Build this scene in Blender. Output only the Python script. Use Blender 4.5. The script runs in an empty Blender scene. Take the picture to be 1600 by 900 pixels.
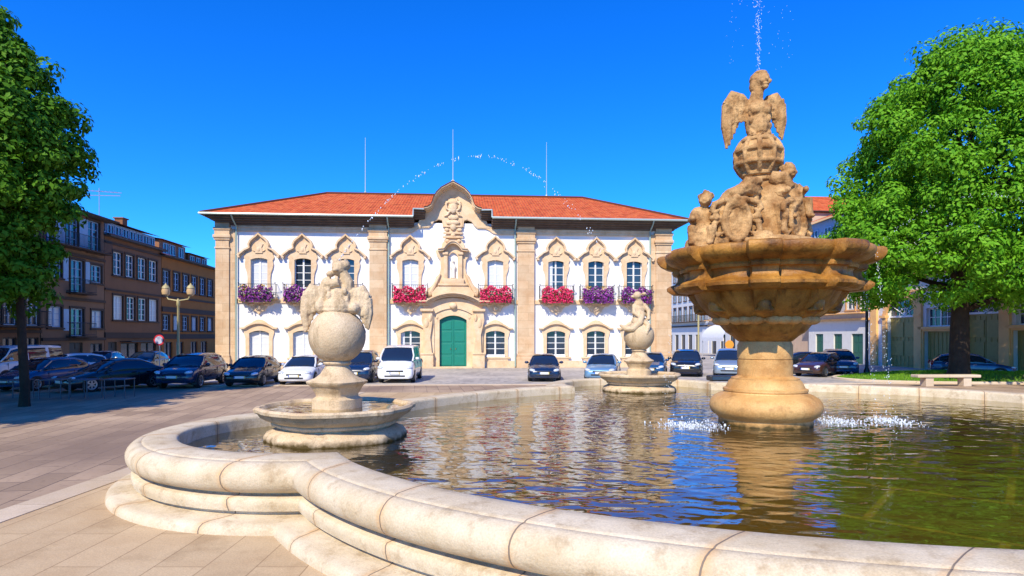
import bpy, bmesh, math, random
from mathutils import Vector, Matrix, noise
from mathutils.geometry import tessellate_polygon
R = math.radians
random.seed(7)
sc = bpy.context.scene
# ------------------------------------------------------------------ camera, sky, sun, exposure
F = 960.0
cam_d = bpy.data.cameras.new('camera'); cam = bpy.data.objects.new('camera', cam_d)
sc.collection.objects.link(cam); sc.camera = cam
cam.location = (0, 0, 2.5); cam.rotation_euler = (R(90), 0, 0)
cam_d.sensor_width = 36; cam_d.lens = 36 * F / 1600; cam_d.shift_y = 75 / 1600
cam_d.clip_start = .05; cam_d.clip_end = 6000
SUN_AZ, SUN_EL = R(21), R(42)          # azimuth: how far left of straight behind the camera
w = bpy.data.worlds.new('World'); sc.world = w; w.use_nodes = True
nt = w.node_tree; nt.nodes.clear()
sky = nt.nodes.new('ShaderNodeTexSky'); sky.sky_type = 'NISHITA'; sky.sun_disc = False
sky.sun_elevation = SUN_EL; sky.sun_rotation = R(180) + SUN_AZ
sky.air_density = 1.0; sky.dust_density = 0.3; sky.ozone_density = 4.0; sky.altitude = 200
hs = nt.nodes.new('ShaderNodeHueSaturation'); hs.inputs['Saturation'].default_value = 1.35
hs.inputs['Hue'].default_value = .5
tint = nt.nodes.new('ShaderNodeMix'); tint.data_type = 'RGBA'; tint.blend_type = 'MULTIPLY'; tint.inputs[0].default_value = 1; tint.inputs[7].default_value = (.30, 1.12, 2.0, 1)
bg = nt.nodes.new('ShaderNodeBackground'); bg.inputs[1].default_value = 0.105
wo = nt.nodes.new('ShaderNodeOutputWorld')
nt.links.new(sky.outputs[0], hs.inputs['Color']); nt.links.new(hs.outputs[0], tint.inputs[6]); nt.links.new(tint.outputs[2], bg.inputs[0]); nt.links.new(bg.outputs[0], wo.inputs[0])
sd = bpy.data.lights.new('sun', 'SUN'); sun = bpy.data.objects.new('sun', sd); sc.collection.objects.link(sun)
sd.energy = 4.6; sd.angle = R(.5); sd.color = (1, .89, .69)
to_sun = Vector((-math.sin(SUN_AZ) * math.cos(SUN_EL), -math.cos(SUN_AZ) * math.cos(SUN_EL), math.sin(SUN_EL)))
sun.rotation_euler = to_sun.to_track_quat('Z', 'Y').to_euler()
sc.view_settings.view_transform = 'Standard'; sc.view_settings.look = 'None'
sc.view_settings.exposure = 0.4; sc.view_settings.gamma = 1
try: sc.view_settings.use_curve_mapping = False
except Exception: pass
sc.cycles.max_bounces = 8; sc.cycles.transparent_max_bounces = 12

# ------------------------------------------------------------------ materials
MATS = {}
def nodemat(name):
    m = bpy.data.materials.new(name); m.use_nodes = True
    return m, m.node_tree, m.node_tree.nodes['Principled BSDF']
def lin(h):
    if isinstance(h, str):
        c = [int(h[i:i+2], 16) / 255 for i in (0, 2, 4)]
        return tuple(((x / 12.92) if x <= .04045 else ((x + .055) / 1.055) ** 2.4) for x in c)
    return h
def plain(name, col, rough=.5, metal=0, var=.12, scale=6, bump=0, bscale=30, coat=0, spec=.5):
    if name in MATS: return MATS[name]
    m, t, p = nodemat(name); N = t.nodes; L = t.links; c = lin(col)
    tc = N.new('ShaderNodeTexCoord'); nz = N.new('ShaderNodeTexNoise'); nz.inputs['Scale'].default_value = scale
    nz.inputs['Detail'].default_value = 5
    L.new(tc.outputs['Object'], nz.inputs['Vector'])
    mx = N.new('ShaderNodeMix'); mx.data_type = 'RGBA'
    mx.inputs[6].default_value = (*[x * (1 - var) for x in c], 1); mx.inputs[7].default_value = (*[min(1, x * (1 + var)) for x in c], 1)
    L.new(nz.outputs[0], mx.inputs[0]); L.new(mx.outputs[2], p.inputs['Base Color'])
    p.inputs['Roughness'].default_value = rough; p.inputs['Metallic'].default_value = metal
    p.inputs['Specular IOR Level'].default_value = spec
    if coat: p.inputs['Coat Weight'].default_value = coat; p.inputs['Coat Roughness'].default_value = .04
    if bump:
        n2 = N.new('ShaderNodeTexNoise'); n2.inputs['Scale'].default_value = bscale; n2.inputs['Detail'].default_value = 6
        L.new(tc.outputs['Object'], n2.inputs['Vector'])
        b = N.new('ShaderNodeBump'); b.inputs['Strength'].default_value = bump; b.inputs['Distance'].default_value = .02
        L.new(n2.outputs[0], b.inputs['Height']); L.new(b.outputs[0], p.inputs['Normal'])
    MATS[name] = m
    return m
def stone(name, c1, c2, c3, scale=1.5, bump=.5, bscale=25, stain_shade=.35, rough=.85, blocks=None, seams=False, speck=.25, streak=False, algae=False):
    """weathered stone: two tones of broad noise, a third tone in patches, fine speckle"""
    m, t, p = nodemat(name); N = t.nodes; L = t.links
    tc = N.new('ShaderNodeTexCoord')
    def nzz(s, d=6, r=.6, vec=None):
        n = N.new('ShaderNodeTexNoise'); n.inputs['Scale'].default_value = s; n.inputs['Detail'].default_value = d; n.inputs['Roughness'].default_value = r
        L.new(vec or tc.outputs['Object'], n.inputs['Vector']); return n.outputs[0]
    def mix(a, b, f, mode='MIX'):
        x = N.new('ShaderNodeMix'); x.data_type = 'RGBA'; x.blend_type = mode
        for i, v in ((6, a), (7, b), (0, f)):
            if isinstance(v, tuple): x.inputs[i].default_value = (*v, 1)
            elif isinstance(v, (int, float)): x.inputs[i].default_value = v
            else: L.new(v, x.inputs[i])
        return x.outputs[2]
    def ramp(v, a, b):
        r = N.new('ShaderNodeMapRange'); r.inputs[1].default_value = a; r.inputs[2].default_value = b; L.new(v, r.inputs[0]); return r.outputs[0]
    col = mix(lin(c1), lin(c2), ramp(nzz(scale), .35, .65))
    if stain_shade:
        vec = None
        if streak:
            mp = N.new('ShaderNodeMapping'); mp.inputs['Scale'].default_value = (1, 1, .25); L.new(tc.outputs['Object'], mp.inputs[0]); vec = mp.outputs[0]
        pt = ramp(nzz(scale * 2.3, 8, .7, vec), .52, .72)
        mu = N.new('ShaderNodeMath'); mu.operation = 'MULTIPLY'; mu.inputs[1].default_value = stain_shade; L.new(pt, mu.inputs[0])
        col = mix(col, lin(c3), mu.outputs[0])
    if speck:
        sp = ramp(nzz(55, 2), .35, .65)
        x = N.new('ShaderNodeMix'); x.data_type = 'RGBA'; x.inputs[6].default_value = (1 - speck,) * 3 + (1,); x.inputs[7].default_value = (1, 1, 1, 1); L.new(sp, x.inputs[0])
        col = mix(col, x.outputs[2], 1.0, 'MULTIPLY')
    if algae:
        sz = N.new('ShaderNodeSeparateXYZ'); L.new(tc.outputs['Object'], sz.inputs[0])
        az = N.new('ShaderNodeMath'); az.operation = 'MULTIPLY_ADD'; az.inputs[1].default_value = -.22; L.new(nzz(5, 6), az.inputs[0]); L.new(sz.outputs[2], az.inputs[2])
        col = mix(col, lin('4a3c18'), ramp(az.outputs[0], .62, .52))
    h = nzz(bscale, 8, .65)
    if blocks:
        bw, bh, axis = blocks
        br = N.new('ShaderNodeTexBrick'); br.inputs['Color1'].default_value = (1, 1, 1, 1); br.inputs['Color2'].default_value = (.82, .8, .78, 1)
        br.inputs['Mortar'].default_value = (.55, .5, .46, 1); br.inputs['Scale'].default_value = 1; br.inputs['Mortar Size'].default_value = .008
        br.inputs['Brick Width'].default_value = bw; br.inputs['Row Height'].default_value = bh; br.inputs['Mortar Smooth'].default_value = .3
        sp_ = N.new('ShaderNodeSeparateXYZ'); cb = N.new('ShaderNodeCombineXYZ'); L.new(tc.outputs['Object'], sp_.inputs[0])
        if axis == 'xz':
            ad = N.new('ShaderNodeMath'); L.new(sp_.outputs[0], ad.inputs[0]); L.new(sp_.outputs[1], ad.inputs[1])
            L.new(ad.outputs[0], cb.inputs[0]); L.new(sp_.outputs[2], cb.inputs[1])
        else:
            L.new(sp_.outputs[1], cb.inputs[0]); L.new(sp_.outputs[0], cb.inputs[1])
        L.new(cb.outputs[0], br.inputs['Vector'])
        col = mix(col, br.outputs[0], 1.0, 'MULTIPLY')
    if seams:
        uv = N.new('ShaderNodeUVMap'); uv.uv_map = 'uv'
        s2 = N.new('ShaderNodeSeparateXYZ'); L.new(uv.outputs[0], s2.inputs[0])
        wob = N.new('ShaderNodeMath'); wob.operation = 'MULTIPLY_ADD'; wob.inputs[1].default_value = .02; L.new(nzz(2.5, 3), wob.inputs[0]); L.new(s2.outputs[0], wob.inputs[2])
        dv = N.new('ShaderNodeMath'); dv.operation = 'DIVIDE'; dv.inputs[1].default_value = seams; L.new(wob.outputs[0], dv.inputs[0])
        fr = N.new('ShaderNodeMath'); fr.operation = 'FRACT'; L.new(dv.outputs[0], fr.inputs[0])
        sb = N.new('ShaderNodeMath'); sb.operation = 'SUBTRACT'; sb.inputs[1].default_value = .5; L.new(fr.outputs[0], sb.inputs[0])
        ab = N.new('ShaderNodeMath'); ab.operation = 'ABSOLUTE'; L.new(sb.outputs[0], ab.inputs[0])
        st_ = ramp(ab.outputs[0], .06, .0)
        stn = N.new('ShaderNodeMath'); stn.operation = 'MULTIPLY'; L.new(st_, stn.inputs[0]); L.new(ramp(nzz(4, 5), .3, .6), stn.inputs[1])
        sm_ = N.new('ShaderNodeMath'); sm_.operation = 'MULTIPLY'; sm_.inputs[1].default_value = .65; L.new(stn.outputs[0], sm_.inputs[0]); col = mix(col, lin('c9985c'), sm_.outputs[0])
        ln = ramp(ab.outputs[0], .0065, .0035)
        col = mix(col, lin('7d6f60'), ln)
        hm = N.new('ShaderNodeMath'); hm.operation = 'MULTIPLY_ADD'; hm.inputs[1].default_value = -1.5; L.new(ln, hm.inputs[0]); L.new(h, hm.inputs[2]); h = hm.outputs[0]
    L.new(col, p.inputs['Base Color'])
    p.inputs['Roughness'].default_value = rough; p.inputs['Specular IOR Level'].default_value = .3
    b = N.new('ShaderNodeBump'); b.inputs['Strength'].default_value = bump; b.inputs['Distance'].default_value = .02
    L.new(h, b.inputs['Height']); L.new(b.outputs[0], p.inputs['Normal'])
    MATS[name] = m
    return m
S_RIM = stone('rim stone', 'c6b392', 'd9caae', '8f7149', 1.6, .5, 30, .62, seams=1.62, speck=.16)
S_PALE = stone('pale fountain stone', 'c9ae88', 'dac3a0', '7a603c', 1.8, .6, 22, .75, speck=.25, streak=True, algae=True)
S_BROWN = stone('wet and shaded brown stone', '80501c', 'c28a3e', '24150a', 1.8, .9, 16, .85, rough=.42, speck=.25, streak=True)  # dark tone is part wetness, part painted shade of the bowl's underside
S_STAT = stone('statue stone', '94683a', 'd6ac74', '2c1a0b', 2.6, 1.0, 14, .8, speck=.3)  # dark patches paint shading into the carved stone
S_WARM = stone('pedestal stone', 'c08c4e', 'dcb070', '85592a', 1.5, .5, 20, .6, rough=.55, speck=.25, algae=True)
S_TRIM = stone('facade stone', 'd8b78e', 'e6ccaa', 'b08c64', 1.3, .4, 12, .45, speck=.12)
S_PIL = stone('pilaster stone', 'd2ae86', 'dec3a0', 'b08a60', 1.1, .3, 12, .4, blocks=(1.6, .62, 'xz'), speck=.1)
S_PAVE = stone('platform paving', 'c0a37c', 'd4bb94', '957a58', .5, .35, 14, .5, blocks=(2.2, .55, 'yx'), speck=.18)
S_CURB = stone('curb stone', 'd3bea0', 'dccab2', 'b29c80', .8, .3, 20, .4, blocks=(1.5, 9, 'yx'), speck=.15)
WHITE = stone('white limewash', (.76,.75,.73), (.81,.80,.79), (.55,.5,.44), .5, .15, 8, .16, rough=.95, speck=.03, streak=True)
GLASS = plain('window glass', (.03, .045, .07), .06, var=.3, scale=1, spec=.8)
WFRAME = plain('white painted wood', (.78, .78, .76), .5, var=.03)
IRON = plain('black iron', (.02, .02, .022), .5)
DGREEN = plain('green painted door', (.004, .19, .13), .45, var=.12, scale=3, bump=.2, bscale=8)
CURT = plain('white shutter', (.62, .65, .68), .35, var=.06, scale=2)
GUT = plain('zinc gutter', (.42, .5, .47), .4, .3)
PIPE = plain('green downpipe', (.3, .42, .38), .5)
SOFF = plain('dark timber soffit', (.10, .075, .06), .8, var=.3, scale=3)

def tilemat(name, c1, c2, c3, axis=0, pitch=.24):
    m, t, p = nodemat(name); N = t.nodes; L = t.links
    tc = N.new('ShaderNodeTexCoord'); sp = N.new('ShaderNodeSeparateXYZ'); L.new(tc.outputs['UV'], sp.inputs[0])
    br = N.new('ShaderNodeTexBrick'); L.new(tc.outputs['UV'], br.inputs['Vector'])
    br.inputs['Scale'].default_value = 1; br.inputs['Brick Width'].default_value = pitch; br.inputs['Row Height'].default_value = .4
    br.offset = 0; br.inputs['Mortar Size'].default_value = .012
    br.inputs['Color1'].default_value = (*lin(c1), 1); br.inputs['Color2'].default_value = (*lin(c2), 1); br.inputs['Mortar'].default_value = (*lin(c3), 1)
    nz = N.new('ShaderNodeTexNoise'); nz.inputs['Scale'].default_value = 1.2; nz.inputs['Detail'].default_value = 6; L.new(tc.outputs['UV'], nz.inputs['Vector'])
    mx = N.new('ShaderNodeMix'); mx.data_type = 'RGBA'; mr = N.new('ShaderNodeMapRange'); mr.inputs[1].default_value = .5; mr.inputs[2].default_value = .75
    L.new(nz.outputs[0], mr.inputs[0]); L.new(mr.outputs[0], mx.inputs[0]); L.new(br.outputs[0], mx.inputs[6]); mx.inputs[7].default_value = (*lin(c3), 1)
    L.new(mx.outputs[2], p.inputs['Base Color']); p.inputs['Roughness'].default_value = .85; p.inputs['Specular IOR Level'].default_value = .2
    mu = N.new('ShaderNodeMath'); mu.operation = 'MULTIPLY'; mu.inputs[1].default_value = 2 * math.pi / pitch; L.new(sp.outputs[0], mu.inputs[0])
    si = N.new('ShaderNodeMath'); si.operation = 'SINE'; L.new(mu.outputs[0], si.inputs[0])
    b = N.new('ShaderNodeBump'); b.inputs['Strength'].default_value = .7; b.inputs['Distance'].default_value = .05
    L.new(si.outputs[0], b.inputs['Height']); L.new(b.outputs[0], p.inputs['Normal'])
    MATS[name] = m
    return m
TILE = tilemat('red roof tiles', 'c4552c', 'd9733f', '94401f')
TILE_OLD = tilemat('old roof tiles', '9c4a30', 'b5603c', '5d3324')

# ------------------------------------------------------------------ object helpers
COL = sc.collection
def thing(name, label, cat, loc=(0, 0, 0), rz=0, group=None):
    o = bpy.data.objects.new(name, None); COL.objects.link(o); o.empty_display_size = .2
    o.location = loc; o.rotation_euler = (0, 0, rz); o['label'] = label; o['category'] = cat
    if group: o['group'] = group
    return o
def tag(o, label=None, cat=None, group=None, kind=None):
    if label: o['label'] = label
    if cat: o['category'] = cat
    if group: o['group'] = group
    if kind: o['kind'] = kind
    return o
def copy_tree(o, parent=None):
    c = o.copy(); COL.objects.link(c); c.parent = parent
    for ch in [x for x in bpy.data.objects if x.parent == o]: copy_tree(ch, c)
    return c
class MB:
    def __init__(s, M=None): s.v = []; s.f = []; s.M = M; s.uv = None
    def add(s, vs, fs, M=None):
        n = len(s.v); MM = M
        for p in vs:
            p = Vector(p)
            if MM is not None: p = MM @ p
            if s.M is not None: p = s.M @ p
            s.v.append(p)
        s.f += [tuple(i + n for i in f) for f in fs]
        return s
    def box(s, x0, x1, y0, y1, z0, z1, M=None, b=0):
        if b:
            b = min(b, abs(x1-x0)/2.2, abs(y1-y0)/2.2, abs(z1-z0)/2.2)
            vs = []; fs = []
            bm = bmesh.new(); bmesh.ops.create_cube(bm, size=1)
            for v in bm.verts: v.co = Vector(((x0+x1)/2 + v.co.x*(x1-x0), (y0+y1)/2 + v.co.y*(y1-y0), (z0+z1)/2 + v.co.z*(z1-z0)))
            bmesh.ops.bevel(bm, geom=bm.edges[:], offset=b, segments=2, affect='EDGES', profile=.5)
            bm.verts.index_update(); vs = [v.co.copy() for v in bm.verts]; fs = [[v.index for v in f.verts] for f in bm.faces]; bm.free()
            return s.add(vs, fs, M)
        v = [(x0,y0,z0),(x1,y0,z0),(x1,y1,z0),(x0,y1,z0),(x0,y0,z1),(x1,y0,z1),(x1,y1,z1),(x0,y1,z1)]
        return s.add(v, [(3,2,1,0),(4,5,6,7),(0,1,5,4),(1,2,6,5),(2,3,7,6),(3,0,4,7)], M)
    def tube(s, pts, rad, n=8, caps=True, closed=False):
        pts = [Vector(p) for p in pts]; vs = []; fs = []; k = len(pts)
        rads = rad if isinstance(rad, (list, tuple)) else [rad] * k
        up = None
        for i, p in enumerate(pts):
            if closed: d = pts[(i+1) % k] - pts[i-1]
            else: d = pts[min(i+1, k-1)] - pts[max(i-1, 0)]
            d.normalize()
            a = up if up is not None else (Vector((0,0,1)) if abs(d.z) < .9 else Vector((1,0,0)))
            a = (a - d * a.dot(d)).normalized(); up = a; b = d.cross(a)
            for j in range(n):
                t = 2*math.pi*j/n; vs.append(p + (a*math.cos(t) + b*math.sin(t)) * rads[i])
        for i in range(k if closed else k-1):
            for j in range(n):
                i2 = (i+1) % k
                fs.append((i*n+j, i*n+(j+1)%n, i2*n+(j+1)%n, i2*n+j))
        if caps and not closed: fs.append(tuple(range(n-1, -1, -1))); fs.append(tuple((k-1)*n+j for j in range(n)))
        return s.add(vs, fs)
    def lathe(s, prof, n=48, rf=None, cx=0, cy=0, cap=True):
        """profile of (r, z) from bottom to top; rf(theta, i) scales the radius"""
        vs = []; fs = []
        for i, (r, z) in enumerate(prof):
            for j in range(n):
                t = 2*math.pi*j/n; q = r * (rf(t, i) if rf else 1)
                vs.append((cx + q*math.cos(t), cy + q*math.sin(t), z))
        k = len(prof)
        for i in range(k-1):
            for j in range(n): fs.append((i*n+j, i*n+(j+1)%n, (i+1)*n+(j+1)%n, (i+1)*n+j))
        if cap: fs.append(tuple(range(n-1, -1, -1))); fs.append(tuple((k-1)*n+j for j in range(n)))
        return s.add(vs, fs)
    def ell(s, c, r, rot=(0,0,0), seg=12, M=None):
        vs = []; fs = []; ng = seg; nr = seg//2
        RM = Matrix.Translation(c) @ (Matrix.Rotation(rot[2],4,'Z') @ Matrix.Rotation(rot[1],4,'Y') @ Matrix.Rotation(rot[0],4,'X'))
        if isinstance(r, (int, float)): r = (r, r, r)
        vs.append((0,0,r[2]))
        for i in range(1, nr):
            a = math.pi*i/nr
            for j in range(ng):
                t = 2*math.pi*j/ng; vs.append((r[0]*math.sin(a)*math.cos(t), r[1]*math.sin(a)*math.sin(t), r[2]*math.cos(a)))
        vs.append((0,0,-r[2])); last = len(vs)-1
        for j in range(ng): fs.append((0, 1+j, 1+(j+1)%ng)); fs.append((last, last-ng+(j+1)%ng, last-ng+j))
        for i in range(nr-2):
            for j in range(ng):
                a = 1+i*ng+j; b = 1+i*ng+(j+1)%ng; fs.append((a, a+ng, b+ng, b))
        return s.add([RM @ Vector(v) for v in vs], fs, M)
    def plate(s, outline, y0, y1, holes=()):
        """flat shape in x,z given thickness from y0 (front) to y1 (back)"""
        loops = [outline] + list(holes)
        flat = [p for l in loops for p in l]
        tris = tessellate_polygon([[Vector((p[0], p[1], 0)) for p in l] for l in loops])
        n = len(flat); vs = [(p[0], y0, p[1]) for p in flat] + [(p[0], y1, p[1]) for p in flat]
        fs = []
        for t in tris:
            a, b, c = [flat[i] for i in t]
            ar = (b[0]-a[0])*(c[1]-a[1]) - (b[1]-a[1])*(c[0]-a[0])
            if abs(ar) < 1e-10: continue
            tt = t if ar > 0 else t[::-1]
            fs.append(tuple(tt)); fs.append(tuple(i+n for i in reversed(tt)))
        o = 0
        for li, l in enumerate(loops):
            k = len(l); area = sum(l[i][0]*l[(i+1)%k][1] - l[(i+1)%k][0]*l[i][1] for i in range(k))
            flip = (area < 0) != (li > 0)
            for i in range(k):
                a = o+i; b = o+(i+1)%k
                q = (a, a+n, b+n, b)
                fs.append(q[::-1] if flip else q)
            o += k
        return s.add(vs, fs)
    def ribbon(s, path, th, y0, y1, both=True):
        """a moulding of thickness th (upwards/outwards normal) following path in x,z"""
        P = [Vector((a, b)) for a, b in path]; out = []
        for i, p in enumerate(P):
            d = (P[min(i+1, len(P)-1)] - P[max(i-1, 0)]).normalized(); nrm = Vector((-d.y, d.x))
            out.append(p + nrm * th)
        for i in range(len(P)-1):
            q = [P[i], P[i+1], out[i+1], out[i]]
            vs = [(a.x, y0, a.y) for a in q] + [(a.x, y1, a.y) for a in q]
            fs = [(0,1,2,3), (7,6,5,4), (0,4,5,1), (2,6,7,3)]
            if i == 0: fs.append((3,7,4,0))
            if i == len(P)-2: fs.append((1,5,6,2))
            s.add(vs, fs)
        return s
    def build(s, name, mat, parent=None, smooth=35, loc=None):
        me = bpy.data.meshes.new(name); me.from_pydata([tuple(v) for v in s.v], [], s.f)
        if mat: me.materials.append(mat)
        bm = bmesh.new(); bm.from_mesh(me); bmesh.ops.remove_doubles(bm, verts=bm.verts, dist=1e-5); bmesh.ops.recalc_face_normals(bm, faces=bm.faces); bm.to_mesh(me); bm.free()
        if smooth:
            me.polygons.foreach_set('use_smooth', [True]*len(me.polygons)); me.set_sharp_from_angle(angle=R(smooth))
        o = bpy.data.objects.new(name, me); COL.objects.link(o)
        if parent: o.parent = parent
        if loc: o.location = loc
        return o
def place_mesh(name, me, parent=None, loc=(0,0,0), rot=(0,0,0)):
    o = bpy.data.objects.new(name, me); COL.objects.link(o); o.parent = parent; o.location = loc; o.rotation_euler = rot
    return o
def wall_holes(mb, x0, x1, z0, z1, holes, y=0, depth=.25, back=False):
    """front wall in the plane y with rectangular openings (a,b,c,d)=(x0,x1,z0,z1) and their reveals"""
    xs = sorted({x0, x1, *[h[0] for h in holes], *[h[1] for h in holes]}); zs = sorted({z0, z1, *[h[2] for h in holes], *[h[3] for h in holes]})
    for i in range(len(xs)-1):
        for j in range(len(zs)-1):
            cx = (xs[i]+xs[i+1])/2; cz = (zs[j]+zs[j+1])/2
            if any(h[0] < cx < h[1] and h[2] < cz < h[3] for h in holes): continue
            mb.add([(xs[i],y,zs[j]),(xs[i+1],y,zs[j]),(xs[i+1],y,zs[j+1]),(xs[i],y,zs[j+1])], [(0,1,2,3)])
    for a,b,c,d in holes:
        mb.add([(a,y,c),(b,y,c),(b,y,d),(a,y,d),(a,y+depth,c),(b,y+depth,c),(b,y+depth,d),(a,y+depth,d)],
               [(0,4,5,1),(1,5,6,2),(2,6,7,3),(3,7,4,0)])
def shell(mb, x0, x1, z0, z1, D, y=0):
    """the other sides of a building whose front is built by wall_holes"""
    mb.add([(x0,y,z0),(x1,y,z0),(x1,y,z1),(x0,y,z1),(x0,D,z0),(x1,D,z0),(x1,D,z1),(x0,D,z1)], [(0,3,7,4),(1,5,6,2),(4,7,6,5),(3,2,6,7)])
def blob(name, mb, mat, parent, voxel=.025, disp=.02, dscale=.12, smooth=1):
    """many overlapping lumps fused into one carved surface"""
    o = mb.build(name, mat, parent, smooth=0)
    r = o.modifiers.new('fuse', 'REMESH'); r.mode = 'VOXEL'; r.voxel_size = voxel*.8; r.use_smooth_shade = True
    s = o.modifiers.new('soft', 'SMOOTH'); s.factor = .35; s.iterations = smooth
    if disp:
        tx = bpy.data.textures.new(name, 'CLOUDS'); tx.noise_scale = dscale; tx.noise_depth = 3
        d = o.modifiers.new('carve', 'DISPLACE'); d.texture = tx; d.strength = disp; d.mid_level = .5
        t2 = bpy.data.textures.new(name, 'CLOUDS'); t2.noise_scale = dscale*.35; t2.noise_depth = 4
        d2 = o.modifiers.new('chip', 'DISPLACE'); d2.texture = t2; d2.strength = disp*.8; d2.mid_level = .5
    return o
# ------------------------------------------------------------------ ground
def ground_mats():
    m, t, p = nodemat('plaza paving'); N = t.nodes; L = t.links
    tc = N.new('ShaderNodeTexCoord')
    mp = N.new('ShaderNodeMapping'); mp.inputs['Rotation'].default_value = (0, 0, R(90 - 9)); L.new(tc.outputs['Object'], mp.inputs[0])
    br = N.new('ShaderNodeTexBrick'); L.new(mp.outputs[0], br.inputs['Vector'])
    br.inputs['Scale'].default_value = 1; br.inputs['Brick Width'].default_value = 1.3; br.inputs['Row Height'].default_value = .55; br.inputs['Mortar Size'].default_value = .012
    br.inputs['Color1'].default_value = (*lin('96806a'), 1); br.inputs['Color2'].default_value = (*lin('b39a80'), 1); br.inputs['Mortar'].default_value = (*lin('5d4f47'), 1)
    def nz(s, d=6, sc=None):
        n = N.new('ShaderNodeTexNoise'); n.inputs['Scale'].default_value = s; n.inputs['Detail'].default_value = d
        if sc:
            q = N.new('ShaderNodeMapping'); q.inputs['Scale'].default_value = sc; L.new(tc.outputs['Object'], q.inputs[0]); L.new(q.outputs[0], n.inputs['Vector'])
        else: L.new(tc.outputs['Object'], n.inputs['Vector'])
        return n.outputs[0]
    def mr(v, a, b, c=0, d=1):
        r = N.new('ShaderNodeMapRange'); r.inputs[1].default_value = a; r.inputs[2].default_value = b; r.inputs[3].default_value = c; r.inputs[4].default_value = d; L.new(v, r.inputs[0]); return r.outputs[0]
    def mix(a, b, f, mode='MIX'):
        x = N.new('ShaderNodeMix'); x.data_type = 'RGBA'; x.blend_type = mode
        for i, v in ((6, a), (7, b), (0, f)):
            if isinstance(v, tuple): x.inputs[i].default_value = (*v, 1)
            elif isinstance(v, (int, float)): x.inputs[i].default_value = v
            else: L.new(v, x.inputs[i])
        return x.outputs[2]
    c = mix(br.outputs[0], lin('c4ab8e'), mr(nz(.35, 5), .5, .7, 0, .7))
    c = mix(c, lin('806c5c'), mr(nz(.25, 8, (1, .5, 1)), .48, .66, 0, .85))
    c = mix(c, lin('705c4a'), mr(nz(9, 4), .55, .75, 0, .5))
    L.new(c, p.inputs['Base Color']); p.inputs['Roughness'].default_value = .8; p.inputs['Specular IOR Level'].default_value = .25
    b = N.new('ShaderNodeBump'); b.inputs['Strength'].default_value = .5; b.inputs['Distance'].default_value = .01
    h = N.new('ShaderNodeMath'); h.operation = 'SUBTRACT'; L.new(nz(40, 5), h.inputs[0]); L.new(br.outputs['Fac'], h.inputs[1])
    L.new(h.outputs[0], b.inputs['Height']); L.new(b.outputs[0], p.inputs['Normal'])
    # small granite setts of the roadway
    m2, t, p = nodemat('granite setts'); N = t.nodes; L = t.links
    tc = N.new('ShaderNodeTexCoord'); vo = N.new('ShaderNodeTexVoronoi'); vo.inputs['Scale'].default_value = 5; vo.inputs['Randomness'].default_value = .5
    L.new(tc.outputs['Object'], vo.inputs['Vector'])
    sep = N.new('ShaderNodeSeparateColor'); L.new(vo.outputs['Color'], sep.inputs[0])
    c = mix(lin('8d8780'), lin('b5ada3'), sep.outputs[0]); c = mix(c, lin('c7bdb0'), mr(nz(.25, 5), .45, .65, 0, .6)); c = mix(c, lin('75706c'), mr(nz(.6, 6, (1, .4, 1)), .55, .7, 0, .5))
    L.new(c, p.inputs['Base Color']); p.inputs['Roughness'].default_value = .75
    b = N.new('ShaderNodeBump'); b.inputs['Strength'].default_value = .4; b.inputs['Distance'].default_value = .01; L.new(vo.outputs['Distance'], b.inputs['Height']); b.invert = True; L.new(b.outputs[0], p.inputs['Normal'])
    return m, m2
PLAZA, SETTS = ground_mats()
def sheet(name, pts, z, mat, kind='structure'):
    mb = MB(); mb.plate([(p[0], p[1]) for p in pts], 0, 1)
    me = bpy.data.meshes.new(name); n = len(pts)
    tr = tessellate_polygon([[Vector((p[0], p[1], 0)) for p in pts]])
    me.from_pydata([(p[0], p[1], z) for p in pts], [], [t if (pts[t[1]][0]-pts[t[0]][0])*(pts[t[2]][1]-pts[t[0]][1])-(pts[t[1]][1]-pts[t[0]][1])*(pts[t[2]][0]-pts[t[0]][0]) > 0 else t[::-1] for t in tr])
    me.materials.append(mat); o = bpy.data.objects.new(name, me); COL.objects.link(o)
    if kind: o['kind'] = kind
    return o
sheet('ground', [(-2500, -800), (2500, -800), (2500, 4000), (-2500, 4000)], -.02, plain('far earth', (.24, .22, .18), .9, scale=.05))
sheet('plaza', [(-45, -20), (45, -20), (45, 33.4), (-45, 29.5)], 0, PLAZA)
sheet('road', [(-45, 29.5), (45, 33.4), (45, 120), (-45, 120)], .004, SETTS)
mb = MB(); mb.add([(-45,29.3,0),(45,33.2,0),(45,33.7,0),(-45,29.8,0),(-45,29.3,.03),(45,33.2,.03),(45,33.7,.03),(-45,29.8,.03)], [(4,5,6,7),(0,1,5,4),(2,3,7,6)])
tag(mb.build('kerb', S_CURB, smooth=0), kind='structure')
# paved platform round the fountain with its light border
PF = [(-6.9, 1.5), (-6.45, 27), (20, 27), (20, 1.5)]
sheet('platform', PF, .02, S_PAVE)
mb = MB(); mb.add([(-7.4,1.5,0),(-6.9,1.5,0),(-6.45,27,0),(-6.95,27,0),(-7.4,1.5,.032),(-6.9,1.5,.032),(-6.45,27,.032),(-6.95,27,.032)], [(4,5,6,7),(0,4,7,3),(1,2,6,5)])
tag(mb.build('platform_border', S_CURB, smooth=0), kind='structure')

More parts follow.
